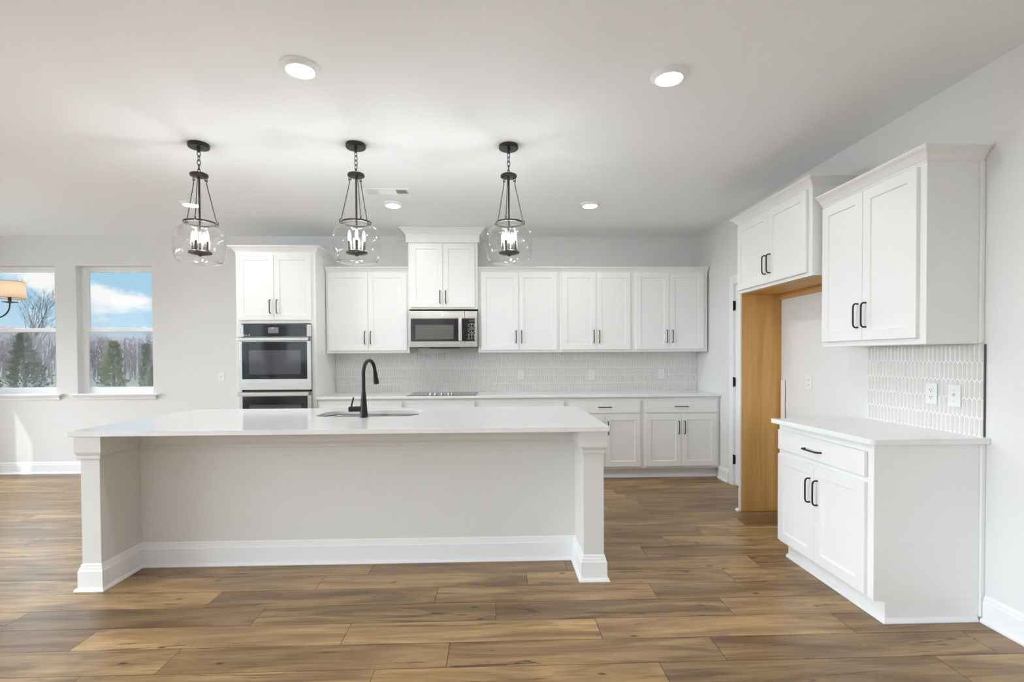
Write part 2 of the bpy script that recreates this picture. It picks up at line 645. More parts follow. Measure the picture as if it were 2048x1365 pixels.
def copy_tree(root, loc, label):
    def dup(o, parent):
        c = o.copy()
        COL.objects.link(c)
        if parent is not None:
            c.parent = parent
        for ch in kids.get(o.name, []):
            dup(ch, c)
        return c
    kids = {}
    for o in list(SC.objects):
        if o.parent is not None:
            kids.setdefault(o.parent.name, []).append(o)
    r = dup(root, None)
    r.location = loc
    r['label'] = label
    return r


def circle(c, r, n, plane='xy', t0=0.0):
    out = []
    for i in range(n):
        t = t0 + 2 * math.pi * i / n
        a, b = r * math.cos(t), r * math.sin(t)
        out.append((c[0] + a, c[1] + b, c[2]) if plane == 'xy' else (c[0] + a, c[1], c[2] + b) if plane == 'xz' else (c[0], c[1] + a, c[2] + b))
    return out


# ------------------------------------------------------------------ shell
def cells(mb, axis, a0, a1, t0, t1, z0, z1, holes):
    """a wall along axis with rectangular holes, as one body"""
    us = sorted({a0, a1, *[h[0] for h in holes], *[h[1] for h in holes]})
    for i in range(len(us) - 1):
        u0, u1 = us[i], us[i + 1]
        mid = (u0 + u1) / 2
        cuts = sorted([(h[2], h[3]) for h in holes if h[0] < mid < h[1]])
        lo = z0
        for c0, c1 in cuts + [(z1, z1)]:
            if c0 > lo + 1e-6:
                if axis == 0:
                    mb.box(u0, u1, t0, t1, lo, c0)
                else:
                    mb.box(t0, t1, u0, u1, lo, c0)
            lo = c1


W = 0.14
DOOR = (4.285, 5.055, 0.0, 2.055)
mb = MB()
cells(mb, 0, XL, XR, YB, YB + W, 0, ZC, WIN_BACK)
struct(mb.build('wall_back', 'wall'))
mb = MB()
cells(mb, 1, YR, YB + W, XR, XR + W, 0, ZC, [DOOR])
struct(mb.build('wall_right', 'wall'))
mb = MB()
cells(mb, 1, YR, YB + W, XL - W, XL, 0, ZC, WIN_LEFT)
struct(mb.build('wall_left', 'wall'))
mb = MB()
cells(mb, 0, XL - W, XR + W, YR - W, YR, 0, ZC, WIN_REAR_FILL)
struct(mb.build('wall_rear', 'wall'))
struct(MB().box(XL - W, XR + W, YR - W, YB + W, ZC, ZC + 0.12).build('ceiling', 'ceiling'))


def build_floor():
    PW, PL, GAP = 0.1885, 1.219, 0.0011
    known = {-1: 0.696, 0: 0.996, 1: -0.729, 2: -0.010, 3: 0.878, 4: 0.175, 5: 1.650, 6: 0.991, 7: 1.205, 8: 1.524, 10: 1.282}
    dark = {(2, 0): 0.1, (-1, -1): 0.05}
    me = bpy.data.meshes.new('floor')
    vs, fs, cs = [], [], []
    y0 = 2.143
    k0 = math.floor((YR - y0) / PW) - 1
    k1 = math.ceil((YB - y0) / PW) + 1
    r = random.Random(21)
    for k in range(k0, k1):
        a, b = max(YR, y0 + k * PW), min(YB, y0 + (k + 1) * PW)
        if b - a < 0.01:
            continue
        off = known.get(k, r.uniform(0, PL))
        i0 = math.floor((XL - off) / PL)
        i1 = math.ceil((XR + W - off) / PL)
        for i in range(i0, i1):
            x0, x1 = max(XL, off + i * PL), min(XR + W, off + (i + 1) * PL)
            if x1 - x0 < 0.01:
                continue
            n = len(vs)
            vs += [(x0 + GAP, a + GAP, 0), (x1 - GAP, a + GAP, 0), (x1 - GAP, b - GAP, 0), (x0 + GAP, b - GAP, 0)]
            fs.append((n, n + 1, n + 2, n + 3))
            t = r.random()
            t = 0.42 + 0.58 * t if r.random() < 0.72 else 0.12 + 0.3 * t
            cs.append((t, r.random(), r.random()))
    n = len(vs)
    vs += [(XL - W, YR - W, -0.003), (XR + W + 1.2, YR - W, -0.003), (XR + W + 1.2, YB + W, -0.003), (XL - W, YB + W, -0.003),
           (XL - W, YR - W, -0.15), (XR + W + 1.2, YR - W, -0.15), (XR + W + 1.2, YB + W, -0.15), (XL - W, YB + W, -0.15)]
    g = [(n, n + 1, n + 2, n + 3), (n + 7, n + 6, n + 5, n + 4), (n, n + 4, n + 5, n + 1), (n + 1, n + 5, n + 6, n + 2), (n + 2, n + 6, n + 7, n + 3), (n + 3, n + 7, n + 4, n)]
    me.from_pydata(vs, [], fs + g)
    me.materials.append(M['floor'])
    me.materials.append(M['groove'])
    at = me.color_attributes.new('plank', 'FLOAT_COLOR', 'CORNER')
    li = 0
    for pi, p in enumerate(me.polygons):
        if pi >= len(fs):
            p.material_index = 1
        c = cs[pi] if pi < len(cs) else (0.5, 0.5, 0.5)
        for _ in p.loop_indices:
            at.data[li].color = (*c, 1)
            li += 1
    o = bpy.data.objects.new('floor', me)
    COL.objects.link(o)
    return struct(o)


build_floor()

BASE_PROF = [(0, 0.0), (0.030, 0.0), (0.030, 0.010), (0.024, 0.020), (0.015, 0.024), (0.015, 0.104), (0.011, 0.110), (0.011, 0.122), (0.006, 0.128), (0.004, 0.136), (0, 0.136)]
mb = MB()
mb.sweep([(-2.715, YB), (XL, YB)][::-1], BASE_PROF)
struct(mb.build('baseboard_back', 'trim'))
mb = MB()
mb.sweep([(XR, 2.405), (XR, YR)], BASE_PROF)
mb.sweep([(XR, 5.375), (XR, 5.150)], BASE_PROF)
struct(mb.build('baseboard_right', 'trim'))
mb = MB()
mb.sweep([(XL, YR), (XL, 4.10)], BASE_PROF)
struct(mb.build('baseboard_left', 'trim'))


# ------------------------------------------------------------------ windows
def sash_window(name, a0, a1, z0, z1, mk, screen=True, stool=True):
    """mk(u, d, z): u along the wall, d depth outwards from the inner wall face"""
    root = bpy.data.objects.new(name, None)
    COL.objects.link(root)
    root.location = mk(a0 + (a1 - a0) / 2, 0.08, z0)
    struct(root)

    class FR:
        def __call__(self, u, v, w):
            return Vector(mk(u, v, w))
    fr = FR()
    zm = z0 + (z1 - z0) * 0.505
    F = 0.028
    m = MB(fr)
    m.box(a0, a0 + F, 0.085, 0.139, z0, z1).box(a1 - F, a1, 0.085, 0.139, z0, z1)
    m.box(a0 + F, a1 - F, 0.085, 0.139, z1 - F, z1).box(a0 + F, a1 - F, 0.085, 0.139, z0, z0 + 0.03)
    struct(m.build('window_frame', 'vinyl', root, 0.002))

    def sash(d0, d1, b, t, wide_b, wide_t):
        s = MB(fr)
        st = 0.030
        u0, u1 = a0 + F, a1 - F
        s.box(u0, u0 + st, d0, d1, b, t).box(u1 - st, u1, d0, d1, b, t)
        s.box(u0 + st, u1 - st, d0, d1, b, b + wide_b).box(u0 + st, u1 - st, d0, d1, t - wide_t, t)
        so = s.build('sash', 'vinyl', root, 0.003)
        dm = (d0 + d1) / 2
        MB(fr).box(u0 + st - 0.004, u1 - st + 0.004, dm - 0.002, dm + 0.002, b + wide_b - 0.004, t - wide_t + 0.004).build('pane', 'pane', so)
        return so
    sash(0.114, 0.136, zm - 0.02, z1 - F, 0.036, 0.026)
    lo = sash(0.090, 0.112, z0 + 0.03, zm + 0.024, 0.048, 0.044)
    for uu in (a0 + (a1 - a0) * 0.28, a0 + (a1 - a0) * 0.80):
        lk = MB(fr)
        lk.box(uu - 0.03, uu + 0.03, 0.094, 0.108, zm + 0.024, zm + 0.033).box(uu - 0.012, uu + 0.026, 0.097, 0.105, zm + 0.033, zm + 0.040)
        lk.build('sash_lock', 'vinyl', lo, 0.001)
    if screen:
        MB(fr).box(a0 + F, a1 - F, 0.1375, 0.1385, z0 + 0.03, zm).build('insect_screen', 'screen', root)
    if stool:
        s = MB(fr)
        s.box(a0 + 0.001, a1 - 0.001, -0.001, 0.088, z0 - 0.0, z0 + 0.008)
        s.prism([(-0.046, z0 - 0.012), (-0.050, z0 - 0.002), (-0.046, z0 + 0.008), (0.0, z0 + 0.008), (0.0, z0 - 0.014), (-0.044, z0 - 0.014)], 0, a0 - 0.055, a1 + 0.075)
        struct(s.build('window_stool', 'trim', root, 0.002))
        p = MB(fr)
        prof = [(0.0, z0 - 0.014), (-0.036, z0 - 0.014), (-0.031, z0 - 0.026), (-0.020, z0 - 0.040), (-0.014, z0 - 0.060), (0.0, z0 - 0.064)]
        e0, e1 = a0 - 0.030, a1 + 0.050
        vs = [(e0 + d * 0.6 + 0.02, d, z) for d, z in prof] + [(e1 - d * 0.6 - 0.02, d, z) for d, z in prof]
        k = len(prof)
        p.add(vs, [tuple(range(k)), tuple(range(2 * k - 1, k - 1, -1))] + [(i, (i + 1) % k, k + (i + 1) % k, k + i) for i in range(k)])
        struct(p.build('window_apron', 'trim', root))
    return root


def mk_back(u, d, z):
    return (u, YB + d, z)


def mk_left(u, d, z):
    return (XL - d, u, z)


def mk_rear(u, d, z):
    return (u, YR - d, z)


w1 = sash_window('window_1', *WIN_BACK[0], mk_back)
w2 = sash_window('window_2', *WIN_BACK[1], mk_back)


def fixed_window(name, a0, a1, z0, z1, mk, bars=1):
    root = bpy.data.objects.new(name, None)
    COL.objects.link(root)
    root.location = mk((a0 + a1) / 2, 0.08, z0)
    struct(root)

    class FR:
        def __call__(self, u, v, w):
            return Vector(mk(u, v, w))
    fr = FR()
    m = MB(fr)
    F = 0.035
    m.box(a0, a0 + F, 0.06, 0.12, z0, z1).box(a1 - F, a1, 0.06, 0.12, z0, z1)
    m.box(a0 + F, a1 - F, 0.06, 0.12, z1 - F, z1).box(a0 + F, a1 - F, 0.06, 0.12, z0, z0 + F)
    for i in range(1, bars):
        u = a0 + (a1 - a0) * i / bars
        m.box(u - 0.025, u + 0.025, 0.06, 0.12, z0 + F, z1 - F)
    struct(m.build('window_frame', 'vinyl', root, 0.003))
    MB(fr).box(a0 + F - 0.003, a1 - F + 0.003, 0.088, 0.092, z0 + F - 0.003, z1 - F + 0.003).build('pane', 'pane', root)
    return root


n = 3
for w_, mk_, bars in [(WIN_LEFT[0], mk_left, 1), (WIN_LEFT[1], mk_left, 2), (WIN_LEFT[2], mk_left, 2), (WIN_LEFT[3], mk_left, 2), (WIN_LEFT[4], mk_left, 2)] + [(w__, mk_rear, 2) for w__ in WIN_REAR_FILL]:
    fixed_window('window_%d' % n, *w_, mk_, bars)  # left and rear windows out of view, most added for their light
    n += 1

# ------------------------------------------------------------------ pantry door in the right wall
droot = bpy.data.objects.new('door_1', None)
COL.objects.link(droot)
droot.location = (XR + 0.03, 4.67, 0.0)
struct(droot)
FD = Frame((XR, 0, 0), (0, 1, 0), (-1, 0, 0))
m = MB(FD)
m.box(DOOR[0] + 0.017, DOOR[1] - 0.017, -0.046, -0.008, 0.012, 2.036)
slab = m.build('door_slab', 'trim', droot, 0.002)
m = MB(FD)
for z0_, z1_ in ((0.22, 0.95), (1.10, 1.92)):
    m.box(DOOR[0] + 0.13, DOOR[1] - 0.13, -0.008, -0.004, z0_, z1_)
m.build('door_panel', 'trim', slab, 0.003)
m = MB(FD)
m.box(DOOR[0] + 0.001, DOOR[0] + 0.015, -0.13, 0.0, 0.001, 2.054).box(DOOR[1] - 0.015, DOOR[1] - 0.001, -0.13, 0.0, 0.001, 2.054)
m.box(DOOR[0] + 0.015, DOOR[1] - 0.015, -0.13, 0.0, 2.039, 2.054)
struct(m.build('door_jamb', 'trim', droot))
for zc in (0.268, 1.056, 1.828):
    h = MB(FD)
    h.box(5.030, 5.062, -0.007, 0.003, zc - 0.045, zc + 0.045)
    h.tube([(5.046, 0.008, zc - 0.05), (5.046, 0.008, zc + 0.05)], 0.007, 8)
    h.build('hinge', 'black', droot, 0.001)
m = MB(FD)
CP = 0.075
m.box(DOOR[1] - 0.008, DOOR[1] + CP, 0.0, 0.016, 0.001, DOOR[3] + CP)
m.box(DOOR[0] - 0.045, DOOR[0] + 0.008, 0.0, 0.016, 0.001, DOOR[3] + CP)
m.box(DOOR[0] + 0.008, DOOR[1] - 0.008, 0.0, 0.016, DOOR[3] - 0.008, DOOR[3] + CP)
struct(m.build('trim_1', 'trim', None, 0.004))
struct(MB().box(XR + W, XR + W + 1.2, 4.0, 5.4, 0, ZC).box(XR + W, XR + W + 1.2, 3.9, 4.0, 0, ZC).build('wall_pantry', 'wall'))


# ------------------------------------------------------------------ cabinets
def shaker(mb, u0, u1, w0, w1, v, t=0.019, rail=0.058, rec=0.008, sl=0.004):
    """door with stiles and rails round a recessed panel; back at v, face at v+t"""
    f = v + t
    p = f - rec
    o = [(u0, w0), (u1, w0), (u1, w1), (u0, w1)]
    i = [(u0 + rail, w0 + rail), (u1 - rail, w0 + rail), (u1 - rail, w1 - rail), (u0 + rail, w1 - rail)]
    j = [(u0 + rail + sl, w0 + rail + sl), (u1 - rail - sl, w0 + rail + sl), (u1 - rail - sl, w1 - rail - sl), (u0 + rail + sl, w1 - rail - sl)]
    e = 0.0018
    of = [(u0 + e, w0 + e), (u1 - e, w0 + e), (u1 - e, w1 - e), (u0 + e, w1 - e)]
    vs = [(a, v, b) for a, b in o] + [(a, f - e, b) for a, b in o] + [(a, f, b) for a, b in of] + [(a, f, b) for a, b in i] + [(a, p, b) for a, b in j]
    fs = [(0, 1, 2, 3)]
    for lv in range(4):
        for k in range(4):
            n2 = (k + 1) % 4
            fs.append((lv * 4 + k, lv * 4 + n2, lv * 4 + 4 + n2, lv * 4 + 4 + k))
    fs.append((16, 17, 18, 19))
    mb.add(vs, fs)
    return mb


def pull(parent, fr, u, w, v, L=0.138, vertical=True, r=0.0048, out=0.030):
    """black bow handle centred at (u, w) on a face at depth v"""
    pts = []
    h = L / 2
    for s, d in ((-h, 0.0), (-h, out * 0.55), (-h + 0.004, out * 0.82), (-h + 0.014, out * 0.97), (-h + 0.03, out), (h - 0.03, out), (h - 0.014, out * 0.97), (h - 0.004, out * 0.82), (h, out * 0.55), (h, 0.0)):
        pts.append((u, v + d, w + s) if vertical else (u + s, v + d, w))
    o = MB(fr).tube(pts, r, 8).build('handle', 'black', parent, smooth=True)
    return o


CROWN = [(0.0, 0.0), (0.004, 0.0), (0.006, 0.12), (0.012, 0.20), (0.022, 0.42), (0.036, 0.66), (0.050, 0.80), (0.052, 0.86), (0.056, 0.88), (0.056, 1.0), (0.0, 1.0)]


def crown(fr, u0, u1, v, z0, z1, left, right, parent, proj=0.056, vback=0.003):
    prof = [(p / 0.056 * proj, z0 + q * (z1 - z0)) for p, q in CROWN]
    path = []
    if left:
        path.append((u0, vback))
    path += [(u0, v), (u1, v)]
    if right:
        path.append((u1, vback))
    # walking along +u the right-hand normal is -v, so mirror v
    m = MB(Frame(fr.o, fr.a, -fr.n))
    m.sweep([(a, -b) for a, b in path], prof)
    # flat lid so the moulding is closed from above
    return m.build('crown_moulding', 'cab', parent, smooth=False)


def wall_cabinet(name, fr, u0, u1, depth, z0, z1, label, doors, zd, crown_z, ends, handle_w, group=None, hside=0.048, cat='cabinet', under=None, pulls=True, cproj=0.050):
    """fr: u along the wall, v out of the wall"""
    base_pt = fr((u0 + u1) / 2, 0.0, z0)
    t = thing(name, base_pt, label, cat, group)
    m = MB(fr).box(u0, u1, 0.002, depth, z0, z1)
    m.build('carcass', 'cab', t, 0.0015)
    for k, (d0, d1) in enumerate(doors):
        do = shaker(MB(fr), d0, d1, zd[0], zd[1], depth + 0.0005).build('door', 'cab', t)
        if pulls:
            uu = d1 - 0.030 if k % 2 == 0 else d0 + 0.030
            pull(do, fr, uu, handle_w, depth + 0.0195)
    if crown_z:
        crown(fr, u0, u1, depth, crown_z[0], crown_z[1], ends[0], ends[1], t, cproj)
    return t


FB = Frame((0, YB, 0), (1, 0, 0), (0, -1, 0))          # back wall
UP0, UPD = 1.372, 0.330
NAMES = 'white wall cabinets over the back counter'
wall_cabinet('wall_cabinet', FB, -1.880, -0.9645, UPD, UP0, 2.275, 'white two-door wall cabinet between the oven tower and the microwave', [(-1.852, -1.419), (-1.416, -0.990)], (1.400, 2.262), (2.264, 2.322), (False, False), 1.543, NAMES)
wall_cabinet('wall_cabinet', FB, -0.2005, 0.708, UPD, UP0, 2.275, 'white two-door wall cabinet just right of the microwave', [(-0.170, 0.2515), (0.2545, 0.681)], (1.400, 2.262), (2.264, 2.322), (False, False), 1.545, NAMES)
wall_cabinet('wall_cabinet', FB, 0.709, 1.543, UPD, UP0, 2.275, 'white two-door wall cabinet second to the right of the microwave', [(0.737, 1.1235), (1.1265, 1.513)], (1.400, 2.262), (2.264, 2.322), (False, False), 1.545, NAMES)
wall_cabinet('wall_cabinet', FB, 1.544, 2.392, UPD, UP0, 2.275, 'white two-door wall cabinet at the right end, against the corner of the room', [(1.572, 1.9525), (1.9555, 2.347)], (1.400, 2.262), (2.264, 2.322), (False, False), 1.545, NAMES)

# raised cabinet over the microwave
t = wall_cabinet('wall_cabinet', FB, -0.9635, -0.2015, 0.382, 1.852, 2.640, 'white two-door cabinet over the microwave, topped by a tall frieze reaching the ceiling', [(-0.937, -0.585), (-0.582, -0.232)], (1.873, 2.572), None, (True, True), 1.985)
m = MB(FB)
m.box(-0.986, -0.179, 0.002, 0.402, 2.584, 2.690)
m.build('frieze_board', 'cab', t, 0.002)
crown(FB, -0.986, -0.179, 0.402, 2.665, 2.7405, True, True, t, 0.066)

# oven tower
OT0, OT1, OTD = -2.711, -1.888, 0.622
t = thing('oven_tower', FB((OT0 + OT1) / 2, 0, 0), 'tall white cabinet holding the double oven, two doors on top', 'cabinet')
m = MB(FB)
m.box(OT0, OT0 + 0.050, 0.002, OTD, 0.105, 2.440).box(OT1 - 0.050, OT1, 0.002, OTD, 0.105, 2.440)
m.box(OT0 + 0.050, OT1 - 0.050, 0.002, OTD, 1.686, 2.440).box(OT0 + 0.050, OT1 - 0.050, 0.002, OTD, 0.105, 0.392)
m.box(OT0 + 0.050, OT1 - 0.050, 0.002, 0.02, 0.392, 1.686).box(OT0, OT1, 0.002, OTD - 0.075, 0.001, 0.105)
m.build('carcass', 'cab', t, 0.0015)
for k, (d0, d1) in enumerate(((-2.683, -2.3165), (-2.3135, -1.932))):
    do = shaker(MB(FB), d0, d1, 1.722, 2.405, OTD + 0.0005).build('door', 'cab', t)
    pull(do, FB, d1 - 0.034 if k == 0 else d0 + 0.034, 1.860, OTD + 0.0195)
dr = MB(FB).box(-2.683, -1.932, OTD + 0.0005, OTD + 0.0195, 0.135, 0.365).build('drawer', 'cab', t, 0.002)
pull(dr, FB, -2.307, 0.25, OTD + 0.0195, vertical=False)
crown(FB, OT0, OT1, OTD, 2.428, 2.490, True, True, t, 0.058)

# double oven
o0, o1 = -2.667, -1.932
t = thing('double_oven', FB(-2.30, OTD, 0.40), 'stainless steel double wall oven built into the tall cabinet', 'oven')
MB(FB).box(o0 + 0.03, o1 - 0.03, 0.05, OTD + 0.002, 0.40, 1.675).build('oven_body', 'slot', t)
pan = MB(FB).box(o0, o1, OTD + 0.002, OTD + 0.024, 1.546, 1.674).build('control_panel', 'steel', t, 0.002)
gl = MB(FB).box(o0 + 0.038, o1 - 0.046, OTD + 0.0241, OTD + 0.0262, 1.549, 1.672).build('control_glass', 'ovenglass', pan)
MB(FB).box(-2.375, -2.268, OTD + 0.0263, OTD + 0.0268, 1.583, 1.645).build('display', 'display', gl)
for nm, marks in (('clock_digits', ((-2.335, 1.636, 0.007, 0.005), (-2.320, 1.637, 0.005, 0.006))), ('button_symbols', ((-2.622, 1.564, 0.005, 0.006), (-2.597, 1.564, 0.013, 0.003), (-2.568, 1.565, 0.006, 0.006)))):
    m = MB(FB)
    for uu, ww, a, b in marks:
        m.box(uu - a, uu + a, OTD + 0.0269, OTD + 0.0273, ww - b, ww + b)
    m.build(nm, 'print', gl)


def oven_door(z0, z1, gz0, gz1):
    d = MB(FB).box(o0, o1, OTD + 0.004, OTD + 0.040, z0, z1).build('oven_door', 'steel', t, 0.002)
    MB(FB).box(o0 + 0.028, o1 - 0.040, OTD + 0.0401, OTD + 0.0425, gz0, gz1).build('door_glass', 'ovenglass', d)
    MB(FB).box(o0 + 0.098, o1 - 0.105, OTD + 0.0426, OTD + 0.0430, gz0 + 0.05, gz1 - 0.088).build('viewing_window', 'ovenview', d)
    h = MB(FB)
    hz = z1 - 0.020
    h.box(o0 - 0.004, o1 - 0.010, OTD + 0.066, OTD + 0.086, hz - 0.018, hz + 0.018)
    h.box(o0 + 0.004, o0 + 0.032, OTD + 0.0401, OTD + 0.066, hz - 0.014, hz + 0.014).box(o1 - 0.046, o1 - 0.018, OTD + 0.0401, OTD + 0.066, hz - 0.014, hz + 0.014)
    h.build('handle', 'steel', d, 0.004)
    return d


oven_door(0.992, 1.540, 1.104, 1.494)
oven_door(0.425, 0.972, 0.537, 0.926)

# microwave
t = thing('microwave', FB(-0.575, 0.2, 1.430), 'stainless steel microwave hung under the cabinet over the cooktop', 'microwave')
mw0, mw1, mz0, mz1, mv = -0.954, -0.205, 1.433, 1.832, 0.400
MB(FB).box(mw0, mw1, 0.003, mv - 0.035, mz0 + 0.012, mz1).build('body', 'edge', t)
d = MB(FB).box(mw0, -0.345, mv - 0.034, mv, mz0, mz1).build('oven_door', 'tansteel', t, 0.003)
MB(FB).box(mw0 + 0.016, -0.346, mv + 0.0002, mv + 0.003, 1.497, 1.750).build('door_glass', 'microblack', d, 0.001)
MB(FB).box(mw0 + 0.066, -0.470, mv + 0.0031, mv + 0.0036, 1.521, 1.678).build('viewing_window', 'microview', d)
h = MB(FB)
h.box(-0.411, -0.374, mv + 0.030, mv + 0.044, 1.500, 1.754)
h.box(-0.404, -0.381, mv + 0.003, mv + 0.030, 1.508, 1.526).box(-0.404, -0.381, mv + 0.003, mv + 0.030, 1.728, 1.746)
h.build('handle', 'steel', d, 0.004)
mlogo = MB(FB)
mlogo.tube([(-0.587 + 0.015 * math.cos(a), mv + 0.001, 1.794 + 0.015 * math.sin(a)) for a in [2 * math.pi * i / 24 for i in range(24)]], 0.0013, 6, True)
mlogo.tube([(-0.587 + 0.008 * math.cos(a) - 0.002, mv + 0.001, 1.794 + 0.009 * math.sin(a)) for a in [0.5 + 4.6 * i / 12 for i in range(13)]], 0.0013, 6)
mlogo.tube([(-0.583 + 0.006 * math.cos(a), mv + 0.001, 1.793 + 0.008 * math.sin(a)) for a in [0.2 + 5.0 * i / 12 for i in range(13)]], 0.0012, 6)
mlogo.build('round_emblem', 'print', d)
cp = MB(FB).box(-0.343, mw1, mv - 0.034, mv - 0.001, mz0, mz1).build('control_side', 'tansteel', t, 0.003)
kp = MB(FB).box(-0.342, mw1 - 0.030, mv - 0.0008, mv + 0.002, 1.497, 1.750).build('keypad', 'microblack', cp, 0.001)
m = MB(FB)
rows = [1.690, 1.680, 1.662, 1.645, 1.634, 1.622, 1.607, 1.590, 1.574, 1.558, 1.542, 1.524]
for i, zz in enumerate(rows):
    if i in (0, 3, 7):
        m.box(-0.292, -0.248, mv + 0.0021, mv + 0.0025, zz - 0.002, zz + 0.002)
        continue
    ncol = 5 if i in (4, 5) else 3
    for c_ in range(ncol):
        cx_ = -0.302 + c_ * (0.062 / (ncol - 1))
        a = 0.003 if ncol == 5 else 0.007
        m.box(cx_ - a, cx_ + a, mv + 0.0021, mv + 0.0025, zz - 0.0026, zz + 0.0026)
m.build('key_legends', 'print', kp)
m = MB(FB).box(-0.300, -0.236, mv + 0.0021, mv + 0.0025, 1.712, 1.735)
m.build('display', 'slot', kp)
m = MB(FB)
m.box(mw0 + 0.01, mw1 - 0.004, 0.06, mv - 0.04, mz0 - 0.002, mz0 + 0.012)
m.box(-0.74, -0.42, 0.20, mv - 0.055, mz0 - 0.012, mz0 - 0.002)
m.build('grease_filter', 'slot', t)

# base cabinets on the back wall
BD = 0.612
CT = 0.8865
BASES = [(-1.886, -0.9715, 'white base cabinet between the oven tower and the cooktop, mostly behind the island'),
         (-0.9705, -0.2055, 'white base cabinet under the cooktop, mostly behind the island'),
         (-0.2045, 0.7465, 'white base cabinet right of the cooktop, mostly behind the island'),
         (0.7475, 1.5685, 'white base cabinet half hidden by the right end of the island'),
         (1.5695, 2.4055, 'white base cabinet at the right end of the back run, fully in view')]
for i, (u0, u1, lab) in enumerate(BASES):
    t = thing('base_cabinet', FB((u0 + u1) / 2, 0, 0), lab, 'cabinet', 'white base cabinets under the back counter')
    m = MB(FB).box(u0, u1, 0.002, BD, 0.113, CT - 0.0005)
    m.box(u0, u1, 0.002, BD - 0.080, 0.001, 0.113)
    m.build('carcass', 'cab', t, 0.0012)
    s = MB()
    s.sweep([(u0, YB - BD + 0.080), (u1, YB - BD + 0.080)], [(0, 0.0005), (0.016, 0.0005), (0.016, 0.006), (0.011, 0.015), (0.004, 0.019), (0, 0.019)])
    s.build('shoe_moulding', 'trim', t)
    l, r_ = u0 + 0.027, u1 - 0.028
    if i == 4:
        r_ = u1 - 0.032
    dr = MB(FB).box(l, r_, BD + 0.0005, BD + 0.0195, 0.714, 0.845).build('drawer_front', 'cab', t, 0.003)
    if i >= 3:
        pull(dr, FB, (l + r_) / 2, 0.780, BD + 0.0195, L=0.138, vertical=False)
    mid = (l + r_) / 2
    for k, (d0, d1) in enumerate(((l, mid - 0.0015), (mid + 0.0015, r_))):
        do = shaker(MB(FB), d0, d1, 0.136, 0.696, BD + 0.0005).build('door', 'cab', t)
        pull(do, FB, d1 - 0.030 if k == 0 else d0 + 0.030, 0.555, BD + 0.0195)

# back worktop
m = MB(FB).box(-1.886, XR - 0.002, 0.012, 0.655, CT, 0.914)
tag(m.build('worktop', 'quartz', None, 0.003), 'long white quartz worktop along the back wall, under the cooktop', 'worktop')


# cooktop
t = thing('cooktop', FB(-0.58, 0.33, 0.914), 'black glass electric cooktop with five knobs, set in the back worktop', 'cooktop')
gm = principled('cooktop_glass', (0.05, 0.048, 0.046), rough=0.08, spec=0.6, noise=(300, 0.3))
MB(FB).box(-0.950, -0.215, 0.090, 0.640, 0.9142, 0.9195).build('glass_top', gm, t, 0.001)
for uu in (-0.700, -0.650, -0.580, -0.510, -0.475):
    m = MB(FB)
    m.lathe((uu, 0.585, 0.9197), [(0.019, 0.0), (0.019, 0.004), (0.016, 0.006), (0.015, 0.024), (0.012, 0.027)], 20)
    m.box(uu - 0.003, uu + 0.003, 0.572, 0.600, 0.946, 0.950)
    m.build('knob', 'steel', t, smooth=True)


# ------------------------------------------------------------------ picket tile backsplashes
def picket_wall(name, fr, u0, u1, w0, w1, d=0.008, skip=()):
    """elongated hexagon tiles standing upright, grout between"""
    g = MB(fr).box(u0, u1, 0.0005, 0.0055, w0, w1)
    root = g.build(name, 'grout')
    TW, TP, PT = 0.0268, 0.0925, 0.0135       # pitch across, pitch up, point height
    gp = 0.0024
    m = MB(fr)
    rows = int((w1 - w0) / TP) + 2
    cols = int((u1 - u0) / TW) + 2
    for r in range(-1, rows):
        zc = w0 + 0.047 + r * TP
        for c in range(-1, cols):
            uc = u0 + TW / 2 + c * TW + (TW / 2 if r % 2 else 0)
            hw = TW / 2 - gp
            hh = (TP + PT) / 2 - gp * 1.2
            sh = hh - PT + 0.0
            ang = [(0, -hh), (hw, -sh), (hw, sh), (0, hh), (-hw, sh), (-hw, -sh)]
            q = 0.78
            inn = [(0, -hh + 0.0055), (hw * q, -sh + 0.001), (hw * q, sh - 0.001), (0, hh - 0.0055), (-hw * q, sh - 0.001), (-hw * q, -sh + 0.001)]

            def cl(p):
                return (min(max(uc + p[0], u0), u1), min(max(zc + p[1], w0), w1))
            A = [cl(p) for p in ang]
            if max(a[0] for a in A) - min(a[0] for a in A) < 0.004 or max(a[1] for a in A) - min(a[1] for a in A) < 0.006:
                continue
            B = [cl(p) for p in inn]
            tl = rnd.uniform(-0.0004, 0.0004)
            vs = [(a, 0.005, b) for a, b in A] + [(a, d - 0.0012, b) for a, b in A] + [(a, d + 0.0008 + tl * (1 if i in (1, 2) else -1), b) for i, (a, b) in enumerate(B)]
            fs = [(i, (i + 1) % 6, 6 + (i + 1) % 6, 6 + i) for i in range(6)] + [(6 + i, 6 + (i + 1) % 6, 12 + (i + 1) % 6, 12 + i) for i in range(6)] + [(12, 13, 14, 15, 16, 17)]
            m.add(vs, fs)
    m.build('picket_tiles', 'tile', root)
    return root


o = picket_wall('tile_backsplash', FB, -1.886, 2.395, 0.9145, 1.3715)
tag(o, 'upright picket tile backsplash along the back wall, behind the cooktop', 'backsplash')
o = MB(FB).box(-0.962, -0.203, 0.0005, 0.007, 1.3718, 1.45).build('microwave_wall_tile', 'tile')
struct(o)

FRW = Frame((XR, 0, 0), (0, -1, 0), (-1, 0, 0))         # right wall: u = -y (left to right as seen), v out into the room
o = picket_wall('tile_backsplash', FRW, -3.190, -2.416, 0.9145, 1.376)
tag(o, 'upright picket tile backsplash on the right wall, over the short counter', 'backsplash')
m = MB(FRW).box(-2.4155, -2.4112, 0.0005, 0.0098, 0.916, 1.376)
tag(m.build('tile_edge_strip', 'edge', None, 0.001), 'dark metal strip ending the tile on the right wall', 'trim strip')


